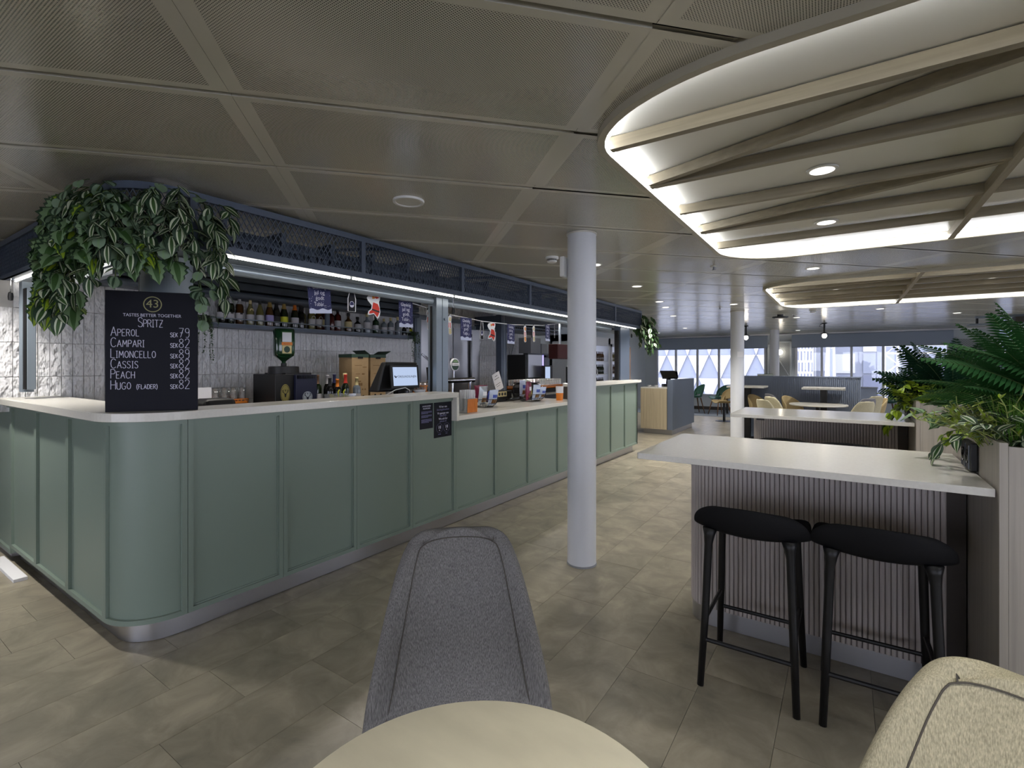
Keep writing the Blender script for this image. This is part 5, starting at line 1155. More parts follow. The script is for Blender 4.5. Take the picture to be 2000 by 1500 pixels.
LEAF_MON = leaf_mesh('leaf', .115, .052, ['leaf_dark', 'leaf_mint', 'leaf_mid'], [0, 1, 1, 2, 2, 1, 1, 0], droop=.3, shape='heart', notch=True, n=9)
LEAF_MON2 = leaf_mesh('leaf', .10, .046, ['leaf_mid', 'leaf_lime', 'leaf_mint'], [0, 1, 0, 1, 1, 0, 1, 0], droop=.35, shape='heart', notch=True, n=9)
LEAF_EUC = leaf_mesh('leaf', .056, .028, ['leaf_sage', 'leaf_mint'], [0, 0, 1, 0, 0, 0], droop=.12, shape='round')
LEAF_EUCD = leaf_mesh('leaf', .06, .031, ['leaf_dark', 'leaf_sage'], [0, 1, 0, 1, 1, 0], droop=.12, shape='round')
LEAF_LIME = leaf_mesh('leaf', .07, .027, ['leaf_lime', 'leaf_mid'], [0, 0, 1, 0, 0, 0], droop=.3, shape='heart')
LEAF_PLAIN = leaf_mesh('leaf', .075, .018, ['leaf_mid', 'leaf_dark'], [1, 0, 0, 1], droop=.3)
LEAF_TINY = leaf_mesh('leaf', .022, .007, ['leaf_dark', 'leaf_mid'], [0, 1], droop=.2, n=3)
def aim(d, roll=0):
    d = Vector(d).normalized(); q = d.to_track_quat('X', 'Z'); return (q.to_matrix() @ Matrix.Rotation(roll, 3, 'X')).to_euler()
def trail(plant, stems, start, out, length, rnd, leaves, step=.045, sag=.35, spread=1.0, r=.0022, tip=True, sc=1.0, fall=(-1.3, -.2)):
    """a trailing stem that leaves the trough along `out` and then hangs; leaves alternate along it and droop"""
    p = Vector(start); out = Vector(out); d = out.normalized(); pts = [tuple(p)]; L = 0; side = 1; k = 0
    of = Vector((out.x, out.y, 0)).normalized(); o = of.cross(Vector((0, 0, 1)))
    while L < length:
        d = (d+Vector((rnd.uniform(-.14, .14), rnd.uniform(-.14, .14), -sag))).normalized(); p = p+d*step; pts.append(tuple(p)); L += step
        side = -side
        ld = o*side*spread*rnd.uniform(.5, 1.1)+of*rnd.uniform(.15, .7)+Vector((0, 0, rnd.uniform(*fall)))
        q = put('leaf', rnd.choice(leaves), plant, p, aim(ld, rnd.uniform(-.6, .6))); s = rnd.uniform(.8, 1.12)*sc; q.scale = (s, s, s); k += 1
    if tip: q = put('leaf', leaves[0], plant, p, aim(d+of*.3+Vector((0, 0, -.4)), rnd.uniform(-.5, .5))); q.scale = (sc, sc, sc); k += 1
    stems.tube(pts, r, 5); return k
rnd = random.Random(11)
def corner_pt(a, off=.02):   # a in degrees round the canopy corner, -90 = return side, 0 = long side
    return (ctr[0]+(R0+off)*math.cos(math.radians(a)), ctr[1]+(R0+off)*math.sin(math.radians(a)))
def canopy_plant(name, label, leaves, sites, seed):
    t = thing(name, label, 'plant', (-2.83, .95, 1.9)); st = G(); r = random.Random(seed); n = 0
    for (run, z, ln, sp) in sites:      # run: metres along the canopy from the corner's middle, + toward the long side
        if abs(run) < .22: a = -45+run/.22*45; x, y = corner_pt(a); o = (math.cos(math.radians(a)), math.sin(math.radians(a)))
        elif run > 0: x, y, o = ctr[0]+R0+.02, ctr[1]+(run-.22), (1, 0)
        else: x, y, o = ctr[0]+(run+.22), ctr[1]-R0-.02, (0, -1)
        n += trail(t, st, (x-(-2.83)+o[0]*r.uniform(-.02, .07), y-.95+o[1]*r.uniform(-.02, .07), z-1.9), (o[0]*.8+r.uniform(-.4, .4), o[1]*.8+r.uniform(-.4, .4), .15), ln, r, leaves, spread=sp, sag=.55, step=.04)
    st.build('stems', 'stem_green', t); return n
r_ = random.Random(3)
def sites(n, lo, hi, zlo, zhi, l0, l1, sp=1.0): return [(lo+(hi-lo)*(k+.5)/n+r_.uniform(-.02, .02), r_.uniform(zlo, zhi), l0+(l1-l0)*((k*7) % 5)/4, sp) for k in range(n)]
def below(L, lo, hi, zmin): return [(r_0, z, min(l, max(.07, z-zmin)) if lo < r_0 < hi else l, sp) for r_0, z, l, sp in L]
n1 = canopy_plant('monstera_plant', 'hanging plant with split mint and dark leaves at the canopy corner, nearest the tiled return', [LEAF_MON, LEAF_MON, LEAF_MON2], below(sites(13, -.38, -.02, 2.02, 2.22, .12, .40)+sites(9, -.34, .16, 1.90, 2.02, .12, .26), -.16, .21, 1.84)+[(.06, 1.96, .14, .9), (-.30, 2.0, .40, .9), (-.24, 1.96, .34, .9), (-.29, 1.96, .34, .9)], 21)
n2 = canopy_plant('eucalyptus_garland', 'hanging plant with round grey green leaves in the middle of the canopy corner', [LEAF_EUC, LEAF_EUCD, LEAF_EUCD], below(sites(13, -.36, .16, 2.10, 2.24, .12, .38, .9)+sites(7, -.05, .24, 2.05, 2.22, .12, .26, .9), -.16, .21, 1.86)+[(.03, 1.98, .26, .6), (.235, 2.0, .36, .6), (.255, 2.0, .44, .6), (.27, 2.05, .36, .7), (-.33, 1.96, .36, .7), (-.30, 1.98, .34, .7)], 22)
n3 = canopy_plant('inch_plant', 'hanging plant with white striped pointed leaves spilling over the chalkboard', [LEAF_STRIPE, LEAF_STRIPE2], below(sites(15, -.06, .36, 2.06, 2.22, .10, .28)+sites(9, -.2, .24, 2.14, 2.24, .10, .26)+sites(8, -.30, .10, 1.96, 2.06, .22, .40), -.12, .21, 1.83)+[(.33, 2.05, .38, .8), (.30, 2.03, .30, .8), (-.17, 1.98, .40, 1.), (-.21, 1.98, .38, 1.), (-.25, 1.98, .30, 1.), (.37, 2.2, .16, 1.)], 23)
# plant at the far end of the canopy
t = thing('trailing_ivy', 'bushy green plant hanging from the far end of the canopy', 'plant', (-2.72, 7.95, 1.9)); st = G(); n = 0
for k in range(40):
    y = rnd.uniform(-.16, .12); x = rnd.uniform(-.25, .03)
    n += trail(t, st, (x, y, rnd.uniform(.0, .32)), (rnd.uniform(.2, 1), rnd.uniform(-.2, .8), .3), rnd.uniform(.12, .40), rnd, [LEAF_PLAIN, LEAF_PLAIN, LEAF_PLAIN, LEAF_STRIPE2], spread=.9, sc=1.35, sag=.5)
    if n > 285: break
st.build('stems', 'stem_green', t)
# small trailing plants on the bottle shelf ends
for (y, lb, s) in ((2.08, 'dark small leaved trailing plant at the start of the bottle shelf', 5), (4.62, 'dark small leaved trailing plant at the end of the bottle shelf', 6)):
    t = thing('shelf_ivy', lb, 'plant', (-4.70, y, 1.744)); r = random.Random(s); G().lathe([(0, 0), (.04, 0), (.05, .06), (.042, .06), (0, .05)], 14, caps=False).build('pot', 'black', t); st = G(); g = G()
    for k in range(20):
        long = k < 4; p = Vector((r.uniform(-.02, .03), r.uniform(-.07, .07), .06)); d = Vector((.7, r.uniform(-.8, .8), .5)); L = r.uniform(.12, .2) if not long else r.uniform(.34, .46); pts = [tuple(p)]; q = 0
        if long: d = Vector((.8, r.uniform(-.3, .3), .3))
        while q < L:
            d = (d+Vector((r.uniform(-.2, .2), r.uniform(-.2, .2), -.5))).normalized(); p = p+d*.02; q += .02; pts.append(tuple(p))
            for _ in range(2):
                e = Matrix.LocRotScale(p, aim((r.uniform(-1, 1), r.uniform(-1, 1), r.uniform(-.6, .3))), None); b0 = len(g.v)
                g.v += [tuple(e @ v.co) for v in LEAF_TINY.vertices]; g.f += [tuple(i+b0 for i in f.vertices) for f in LEAF_TINY.polygons]; g.m += [f.material_index for f in LEAF_TINY.polygons]
        st.tube(pts, .0014, 4)
    o = g.build('small_leaves', ['leaf_dark', 'leaf_mid'], t); o['kind'] = 'stuff'; st.build('stems', 'stem_green', t)
# ferns
def frond_mesh(L, W, m, n=26, bend=.9):
    """pinnate frond: arching midrib with rows of pointed leaflets"""
    g = G(); pts = []
    def P(s): a = bend*s; return Vector((L*math.sin(a)/bend if bend else L*s, 0, L*(math.cos(a)-1)/bend*1.0)) if bend else Vector((L*s, 0, 0))
    pts = [tuple(P(i/14)) for i in range(15)]; g.tube(pts, [.0024*(1-.7*i/14) for i in range(15)], 4, m=1)
    for i in range(n):
        s = .10+.90*i/n; p = P(s); tn = (P(min(1, s+.02))-P(s-.02)).normalized(); w = W*math.sin(PI*min(1, .12+.86*s))**.85; hw = L/n*.60
        for sd in (-1, 1):
            d = (Vector((0, sd, 0))+tn*.38+Vector((0, 0, -.18))).normalized(); e = tn*hw; a = p; mid = p+d*w*.5; tip = p+d*w
            g.add([a-e*.5, a+e*.6, mid+e*.75+Vector((0, 0, .003)), tip, mid-e*.55+Vector((0, 0, .003))], [(0, 1, 2, 4), (4, 2, 3)] if sd > 0 else [(4, 2, 1, 0), (3, 2, 4)], 0)
    return g.mesh('frond', [m, 'stem_green'], False)
def fern(loc, label, seed, fronds, m, wd=.085, nl=34):
    t = thing('fern', label, 'plant', loc); r = random.Random(seed); ms = [frond_mesh(.46, wd, m, nl, b) for b in (.5, .9, 1.25)]
    for (az, el, s, k, roll) in fronds:
        o = put('frond', ms[k], t, (r.uniform(-.04, .04), r.uniform(-.06, .06), 0)); d = Vector((math.cos(math.radians(az))*math.cos(math.radians(el)), math.sin(math.radians(az))*math.cos(math.radians(el)), math.sin(math.radians(el))))
        o.rotation_euler = aim(d, roll); o.scale = (s, s, s)
    return t
r = random.Random(5); F1 = [(a+r.uniform(-14, 14), e, s, k, r.uniform(-.3, .3)) for a, e, s, k in ((150, 46, 1.18, 1), (165, 56, 1.15, 1), (185, 52, 1.1, 1), (130, 60, 1.1, 0), (60, 66, 1.2, 0), (100, 78, 1.28, 0), (20, 58, 1.1, 0), (200, 64, 1.15, 0), (240, 50, .95, 1), (275, 55, .95, 1), (320, 50, 1.0, 1), (345, 40, 1.1, 1), (45, 40, 1.1, 1), (80, 48, 1.1, 1), (110, 45, 1.05, 1), (140, 76, 1.2, 0), (0, 74, 1.2, 0), (300, 72, 1.15, 0), (220, 62, .9, 1), (170, 50, .95, 1), (135, 40, .9, 2), (260, 76, 1.2, 0), (30, 80, 1.25, 0), (350, 24, .9, 2), (215, 75, 1.15, 0), (90, 25, .8, 2), (70, 82, 1.15, 0), (180, 82, 1.2, 0), (214, 50, 1.35, 1), (206, 58, 1.3, 1), (228, 54, 1.2, 1), (196, 62, 1.25, 1), (216, 62, 1.2, 1), (30, 60, 1.2, 0), (10, 62, 1.2, 0), (50, 72, 1.25, 0), (330, 62, 1.1, 0), (240, 66, 1.15, 0), (160, 66, 1.2, 0), (120, 72, 1.25, 0), (285, 60, 1.0, 1)      , (204, 44, 1.3, 2))]
F1 = [(a, e, s, k, ro*2.6) for a, e, s, k, ro in F1]
fern((.70, 2.60, 1.10), 'big dark green fern in the nearer planter box', 5, F1, 'fern_green')
F2 = [(a+r.uniform(-14, 14), e, s, k, r.uniform(-.3, .3)) for a, e, s, k in ((215, 32, 1.25, 0), (205, 22, 1.3, 0), (225, 48, 1.15, 1), (190, 50, 1.2, 1), (240, 58, 1.1, 1), (170, 60, 1.15, 0), (150, 45, 1.1, 1), (120, 60, 1.2, 0), (80, 62, 1.2, 0), (40, 55, 1.2, 1), (20, 40, 1.2, 1), (350, 46, 1.2, 1), (310, 55, 1.1, 1), (270, 50, 1., 1), (255, 36, .95, 1), (0, 66, 1.25, 0), (60, 74, 1.3, 0), (200, 72, 1.2, 0), (290, 72, 1.15, 0), (30, 28, 1.2, 0), (330, 30, 1.1, 1), (208, 36, 1.25, 0), (222, 40, 1.2, 0), (196, 40, 1.15, 0), (232, 30, 1.05, 0), (212, 56, 1.2, 1), (180, 44, 1.2, 1), (226, 64, 1.2, 0), (160, 54, 1.2, 1), (140, 66, 1.25, 0), (250, 66, 1.1, 0), (205, 64, 1.2, 1), (190, 66, 1.25, 0), (45, 66, 1.3, 0), (10, 52, 1.25, 1), (100, 70, 1.3, 0), (218, 24, 1.1, 1))]
F2 = [(a, e, s, k, math.copysign(.55+abs(ro), ro)) for a, e, s, k, ro in F2]
fern((.66, 4.90, 1.06), 'dark fern with long narrow fronds in the farther planter box', 6, F2, 'fern_dark', .085, 20)
# grass tufts: hundreds of blades nobody could count
def grass(loc, label, sx, sy, h, n, seed):
    g = G(); r = random.Random(seed)
    for k in range(n):
        x, y = r.uniform(-sx, sx), r.uniform(-sy, sy); a = r.uniform(0, 6.28); l = h*r.uniform(.6, 1.15); b = r.uniform(.1, .55)*l; w = .0022
        dx, dy = math.cos(a), math.sin(a); px, py = -dy*w, dx*w; P = [(0, 0), (.25*b, .45*l), (.6*b, .8*l), (b, l*.97)]
        v = []
        for i, (q, z) in enumerate(P): ww = 1-.3*i if i < 3 else .05; v += [(x+dx*q-px*ww, y+dy*q-py*ww, z), (x+dx*q+px*ww, y+dy*q+py*ww, z)]
        g.add(v, [(0, 1, 3, 2), (2, 3, 5, 4), (4, 5, 7, 6)])
    o = g.build('grass_tuft', 'grass_green', None, loc); tag(o, label, 'grass'); o['kind'] = 'stuff'; return o
grass((.53, 2.40, 1.06), 'bright green grass tuft at the front of the nearer planter box', .07, .09, .20, 420, 1)
grass((.66, 4.62, 1.05), 'green grass tuft at the front of the farther planter box', .19, .09, .17, 420, 2)
def bush(name, label, loc, seed, n, leaves, spread, h, twig='twig_green', lim=290):
    t = thing(name, label, 'plant', loc); r = random.Random(seed); st = G(); sg = G(); k = 0
    for i in range(n):
        a = r.uniform(0, 6.28); o = Vector((math.cos(a)*spread[0]*r.random(), math.sin(a)*spread[1]*r.random(), 0)); d = Vector((math.cos(a)*.7, math.sin(a)*.7, 1)).normalized(); p = o.copy(); pts = [tuple(p)]; L = h*r.uniform(.55, 1.1); q = 0
        while q < L:
            d = (d+Vector((r.uniform(-.3, .3), r.uniform(-.3, .3), -.06))).normalized(); p = p+d*.03; q += .03; pts.append(tuple(p))
            if k >= lim and q > .02:
                for _ in range(3):
                    lm = leaves[0]; e = Matrix.LocRotScale(p, aim((r.uniform(-1, 1), r.uniform(-1, 1), r.uniform(-.2, .9))), None); b0 = len(sg.v); sg.v += [tuple(e @ v.co) for v in lm.vertices]; sg.f += [tuple(i_+b0 for i_ in f.vertices) for f in lm.polygons]; sg.m += [f.material_index for f in lm.polygons]
            elif q > .02:
                e = put('leaf', r.choice(leaves), t, p, aim((r.uniform(-1, 1), r.uniform(-1, 1), r.uniform(-.2, .7)), r.uniform(-.5, .5))); s = r.uniform(.6, .95); e.scale = (s, s, s); k += 1
        if len(pts) > 1: st.tube(pts, .0017, 4)
    if sg.v: o = sg.build('small_leaves', [m_.name for m_ in leaves[0].materials], t); o['kind'] = 'stuff'
    st.build('stems', twig, t); return t
LEAF_TW = leaf_mesh('leaf', .030, .006, ['twig_green', 'leaf_lime'], [0, 1], droop=.1, n=3); LEAF_TW2 = leaf_mesh('leaf', .055, .014, ['leaf_mint', 'leaf_mid'], [0, 1, 1, 0], droop=.2)
bush('twig_bush', 'pale yellow green twiggy bush in the nearer planter beside the socket', (.50, 2.46, 1.06), 31, 130, [LEAF_TW, LEAF_TW, LEAF_TW, LEAF_TW2], (.09, .17), .20)
bush('pothos', 'lime green leafy bush spilling from the farther planter', (.46, 4.72, 1.05), 32, 60, [LEAF_LIME, LEAF_TW2, LEAF_TW], (.08, .15), .20)
t = thing('inch_plant', 'white striped leafy plant at the front of the nearer planter box', 'plant', (.58, 2.27, 1.09)); st = G(); k = 0; r = random.Random(9)
for i in range(24): k += trail(t, st, (r.uniform(-.15, .02) if i < 18 else r.uniform(.0, .2), r.uniform(-.0, .15), -.02), (r.uniform(-.5, .6), r.uniform(-.8, .1), 1.15), r.uniform(.06, .14), r, [LEAF_STRIPE, LEAF_STRIPE2], sag=.24, spread=.9, sc=.72, step=.03, fall=(-.3, .7))
k += trail(t, st, (-.17, .36, -.0), (-1, .1, .25), .13, r, [LEAF_STRIPE], sag=.45, spread=1.0, sc=.66, step=.036); k += trail(t, st, (-.17, .30, -.0), (-1, .0, .3), .09, r, [LEAF_STRIPE], sag=.4, sc=.66, step=.036)
st.build('stems', 'stem_green', t)
t = thing('variegated_plant', 'broad leaved mint green plant at the back of the nearer planter', 'plant', (.47, 2.86, 1.08)); st = G(); r = random.Random(12)
for i in range(9): trail(t, st, (r.uniform(-.04, .1), r.uniform(-.14, .12), 0), (r.uniform(-1, .1), r.uniform(-.6, .6), .9), r.uniform(.09, .18), r, [LEAF_MON, LEAF_TW2], sag=.15, sc=.75, fall=(-.5, .6))
st.build('stems', 'stem_green', t)
t = thing('pothos', 'lime green trailing leaves over the edge of the nearer planter', 'plant', (.43, 2.72, 1.09)); st = G(); r = random.Random(14)
for i in range(4): trail(t, st, (.0, r.uniform(-.12, .12), 0), (-1, r.uniform(-.5, .5), .5), r.uniform(.06, .10), r, [LEAF_LIME], sag=.4, sc=.55, step=.03)
st.build('stems', 'stem_green', t)
t = thing('pothos', 'lime green leaves hanging over the edge of the farther planter', 'plant', (.43, 4.72, 1.08)); st = G(); r = random.Random(15)
for i in range(7): trail(t, st, (.0, r.uniform(-.15, .15), 0), (-1, r.uniform(-.6, .3), .4), r.uniform(.14, .26), r, [LEAF_LIME, LEAF_LIME, LEAF_TW2], sag=.45)
st.build('stems', 'stem_green', t)
# ================================================================== WRITING: chalkboard, notices, bunting
FONT = {   # hand drawn capitals: width, strokes
'A': (.62, [[(0, 0), (.31, 1), (.62, 0)], [(.12, .36), (.5, .36)]]), 'B': (.52, [[(0, 0), (0, 1), (.34, 1), (.46, .86), (.44, .62), (.3, .54), (0, .54)], [(.3, .54), (.5, .4), (.5, .14), (.36, 0), (0, 0)]]),
'C': (.58, [[(.56, .86), (.42, 1), (.22, 1), (.06, .84), (0, .5), (.06, .16), (.22, 0), (.42, 0), (.56, .14)]]), 'D': (.56, [[(0, 0), (0, 1), (.3, 1), (.5, .82), (.56, .5), (.5, .18), (.3, 0), (0, 0)]]),
'E': (.46, [[(.46, 1), (0, 1), (0, 0), (.46, 0)], [(0, .52), (.36, .52)]]), 'F': (.44, [[(.44, 1), (0, 1), (0, 0)], [(0, .52), (.34, .52)]]),
'G': (.6, [[(.56, .86), (.42, 1), (.2, 1), (.04, .8), (0, .5), (.05, .18), (.2, 0), (.44, 0), (.58, .14), (.58, .44), (.36, .44)]]), 'H': (.54, [[(0, 0), (0, 1)], [(.54, 0), (.54, 1)], [(0, .5), (.54, .5)]]),
'I': (.26, [[(.13, 0), (.13, 1)], [(0, 0), (.26, 0)], [(0, 1), (.26, 1)]]), 'K': (.5, [[(0, 0), (0, 1)], [(.48, 1), (0, .46)], [(.14, .6), (.5, 0)]]), 'L': (.44, [[(0, 1), (0, 0), (.44, 0)]]),
'M': (.66, [[(0, 0), (.06, 1), (.33, .35), (.6, 1), (.66, 0)]]), 'N': (.54, [[(0, 0), (0, 1), (.54, 0), (.54, 1)]]), 'O': (.58, [[(.29, 1), (.08, .86), (0, .5), (.08, .14), (.29, 0), (.5, .14), (.58, .5), (.5, .86), (.29, 1)]]),
'P': (.48, [[(0, 0), (0, 1), (.34, 1), (.48, .86), (.48, .64), (.34, .5), (0, .5)]]), 'R': (.52, [[(0, 0), (0, 1), (.34, 1), (.48, .86), (.48, .64), (.34, .52), (0, .52)], [(.26, .52), (.52, 0)]]),
'S': (.5, [[(.48, .86), (.36, 1), (.14, 1), (.02, .86), (.04, .64), (.25, .52), (.46, .38), (.48, .14), (.34, 0), (.12, 0), (0, .14)]]), 'T': (.54, [[(0, 1), (.54, 1)], [(.27, 1), (.27, 0)]]),
'U': (.54, [[(0, 1), (0, .2), (.12, 0), (.42, 0), (.54, .2), (.54, 1)]]), 'Z': (.5, [[(0, 1), (.5, 1), (0, 0), (.5, 0)], [(.12, .5), (.4, .5)]]), '2': (.5, [[(.0, .82), (.12, 1), (.36, 1), (.5, .82), (.46, .6), (0, 0), (.52, 0)]]),
'7': (.5, [[(0, 1), (.5, 1), (.16, 0)], [(.12, .5), (.44, .5)]]), '8': (.5, [[(.25, .54), (.06, .66), (.04, .88), (.25, 1), (.46, .88), (.44, .66), (.25, .54), (.02, .36), (0, .12), (.25, 0), (.5, .12), (.48, .36), (.25, .54)]]),
'9': (.5, [[(.48, .66), (.34, .5), (.14, .52), (.02, .68), (.04, .9), (.2, 1), (.38, .98), (.48, .82), (.48, .2), (.36, 0), (.1, .02)]]), '(': (.2, [[(.2, 1.1), (.04, .8), (0, .45), (.04, .1), (.2, -.2)]]), ')': (.2, [[(0, 1.1), (.16, .8), (.2, .45), (.16, .1), (0, -.2)]]),
'Ä': (.62, [[(0, 0), (.31, .86), (.62, 0)], [(.12, .32), (.5, .32)], [(.14, 1.02), (.18, 1.04)], [(.44, 1.02), (.48, 1.04)]])}
def chalk_line(s, x, y, h, h1, th, gap=.16, right=False):
    """first letter h1 tall, the others h tall; drawn in the board's own x/z plane"""
    g = G(); cur = 0; items = []
    for i, c in enumerate(s):
        if c == ' ': cur += h*.35; continue
        hh = h1 if i == 0 else h; w, st = FONT[c]; items.append((cur, hh, st)); cur += w*hh*.80+gap*h
    x0 = x-cur+gap*h if right else x
    for c0, hh, st in items:
        for pl in st:
            for (a, b), (c, d) in zip(pl[:-1], pl[1:]): g.bar((x0+c0+a*hh*.8, -.0006, y+b*hh), (x0+c0+c*hh*.8, -.0006, y+d*hh), .0012, th, up=(-(d-b), 0, (c-a)*.8) if abs(c-a)+abs(d-b) > 0 else (0, 0, 1))
    return g
bd = thing('chalkboard', 'black menu board with chalk lettered drinks standing on the bar corner', 'sign', (-2.862, 1.0295, 1.134), math.atan2(.317, .222))
BW, BH = .387, .594
G().box(-BW/2, 0, 0, BW/2, .008, BH).build('board', 'board_navy', bd, bevel=.001); G().bar((0, .012, .4), (0, .11, .004), .06, .006).build('strut', 'board_navy', bd)
px = lambda u: (u-.5)*BW
rows = [('APEROL', '79', .605, .066), ('CAMPARI', '82', .515, .066), ('LIMONCELLO', '89', .425, .066), ('CASSIS', '82', .34, .066), ('PEACH', '82', .255, .066), ('HUGO', '82', .165, .066)]
for i, (nm, pr, v, h) in enumerate(rows):
    y = v*BH+.012; z_ = .036
    chalk_line(nm, px(.06), y, .033, .044, .0026).build('lettering', 'chalk', bd)
    chalk_line(pr, px(.905), y-.002, .046, .046, .0024, right=True).build('lettering', 'chalk', bd); chalk_line('SEK', px(.775), y-.001, .021, .021, .0024, right=True).build('lettering', 'chalk', bd)
chalk_line('(FLÄDER)', px(.33), .165*BH+.012, .022, .022, .0024).build('lettering', 'chalk', bd)
chalk_line('SPRITZ', px(.345), .70*BH+.002, .036, .046, .0026, gap=.10).build('lettering', 'chalk', bd)
text('TASTES BETTER TOGETHER', .0215, 'print_white', bd, (0, -.0010, .80*BH), (PI/2, 0, 0), ext=.0004, sx=.92)
text('TASTES BETTER TOGETHER', .0205, 'print_white', bd, (0.0003, -.0012, .80*BH), (PI/2, 0, 0), ext=.0003, sx=.95) if False else None
g = G(); R_ = .037
for k in range(40): a, b = 2*PI*k/40, 2*PI*(k+1)/40; g.bar((R_*math.cos(a), -.0006, R_*math.sin(a)), (R_*math.cos(b), -.0006, R_*math.sin(b)), .0012, .0042, up=(math.cos(a), 0, math.sin(a)))
g.build('emblem_ring', 'gold_print', bd, (0, 0, .905*BH-.006)); text('43', .056, 'gold_print', bd, (0, -.0008, .905*BH-.005), (PI/2, 0, 0), ext=.0004)
def notice(y0, y1, z0, z1, label):
    t = thing('notice', label, 'sign', (FX-.0155 if True else FX, (y0+y1)/2, (z0+z1)/2)); w, h = (y1-y0)/2, (z1-z0)/2; G().box(0, -w, -h, .003, w, h).build('plate', 'board_navy', t); return t, w, h
RT = (PI/2, 0, PI/2)
t, w, h = notice(2.79, 2.937, .857, 1.058, 'smaller dark notice with paragraphs of lilac print on the bar front')
text('ALLERGENER/', .0155, 'print_white', t, (.0036, 0, h*.78), RT); text('ALLERGENS', .0155, 'print_white', t, (.0036, 0, h*.60), RT)
g = G()
for blk, (z, n) in enumerate(((.36, 3), (.06, 3), (-.27, 4))):
    for k in range(n):
        r = random.Random(blk*9+k); x = -w*.8; zz = h*(z-.075*k)
        while x < w*(.72 if k < n-1 else .2): l = r.uniform(.006, .018); g.box(.003, x, zz-.0022, .0034, min(x+l, w*.8), zz+.0022); x += l+.0025
g.build('small_print', 'print_lilac', t)
t, w, h = notice(2.951, 3.163, .770, 1.058, 'taller dark notice asking for photo id with two age circles on the bar front')
for s, z, sz in (('Vi ber om', .74, .0235), ('fotolegitimation', .58, .0235), ('Vi spørger om', .37, .0235), ('billed-ID', .23, .0235), ('We ask for', .05, .0235), ('photo id', -.09, .0235)): text(s, sz, 'print_white' if s[0] in 'VW' else 'print_lilac', t, (.0036, 0, z*h), RT)
for s, lab in ((-1, ('ØL/VIN', '18 ÅR')), (1, ('SPRIT', '18 ÅR'))):
    g = G()
    for k in range(32): a, b = 2*PI*k/32, 2*PI*(k+1)/32; g.bar((.0034, s*.043+.037*math.cos(a), -.47*h+.037*math.sin(a)), (.0034, s*.043+.037*math.cos(b), -.47*h+.037*math.sin(b)), .0014, .0008, up=(1, 0, 0))
    g.build('age_circle', 'print_lilac', t); text('18', .036, 'print_white', t, (.0036, s*.043, -.43*h), RT); text('ÅR', .011, 'print_white', t, (.0036, s*.043, -.60*h), RT); text(lab[0], .010, 'print_lilac', t, (.0036, s*.043, -.82*h), RT)
t, w, h = notice(5.84, 5.985, .852, 1.058, 'dark notice on the far bar front, half hidden by the pillar'); text('ALLERGENER/', .0155, 'print_white', t, (.0036, 0, h*.78), RT); text('ALLERGENS', .0155, 'print_white', t, (.0036, 0, h*.60), RT)
# bunting: string, banners, paper bottles, paper cutouts (all hang at x = GX)
GX = -3.1; KG = 3.1/2.868
kg = lambda y, z: (y*KG, 1.36+(z-1.36)*KG)
t = thing('bunting_string', 'thin white string of the paper bunting across the bar openings', 'string', (GX, 3.5, 1.8))
ysz = [(1.86, 1.91), (2.1, 1.895), (2.45, 1.885), (2.78, 1.864), (3.07, 1.828), (3.25, 1.807), (3.75, 1.783), (4.25, 1.786), (4.86, 1.82), (5.3, 1.875), (5.7, 1.93)]
ysz = [kg(*p) for p in ysz]
G().tube([(0, y-3.5, z-1.8) for y, z in ysz], .0035, 5).build('string', 'paper', t)
def zs_at(y):
    for (a, b), (c, d) in zip(ysz[:-1], ysz[1:]):
        if a <= y <= c: return b+(d-b)*(y-a)/(c-a)
    return 1.85
def banner(y, w, hgt, rz, label, roll=0):
    y, w, hgt = y*KG, w*KG, hgt*KG
    t = thing('paper_banner', label, 'banner', (GX+.004, y, zs_at(y)), rz); h = hgt
    b = G().box(-.0008, -w/2, -h, .0008, w/2, 0).build('sheet', 'flag_navy', t, rot=(roll, 0, 0))
    g = G(); n = 12; top = [(.0012, -w/2+w*k/n, -h*.86+.006*math.sin(k*1.1)) for k in range(n+1)]; g.add(top+[(.0012, -w/2+w*k/n, -h) for k in range(n+1)], [(k, n+1+k, n+2+k, k+1) for k in range(n)]); g.build('snow_edge', 'paper_shade', b)
    r = random.Random(int(y*100)); g = G()
    for k in range(46): yy, zz = r.uniform(-w*.47, w*.47), r.uniform(-h*.84, -h*.02); g.box(.0008, yy-.0016, zz-.0016, .0013, yy+.0016, zz+.0016)
    g.build('snow_dots', 'print_white', b)
    for s, z in (('Glædelig', .14), ('jul og', .32), ('godt', .50), ('Tubår...', .70)): text(s, h*.185, 'print_white', b, (.0016, 0, -h*z), RT, ext=.0003, sx=.80 if len(s) > 6 else .95)
banner(1.966, .168, .20, 0, 'navy paper banner with snow at the start of the bunting, cut by the shutter', .09)
banner(2.74, .148, .205, 0, 'navy snowy paper banner hanging between two red cutouts and the post', .03); banner(3.487, .158, .205, 0, 'navy snowy paper banner just past the grooved post'); banner(4.215, .158, .20, .1, 'navy snowy paper banner in front of the dark steel box'); banner(4.975, .16, .19, .2, 'last navy snowy paper banner, nearest the pillar')
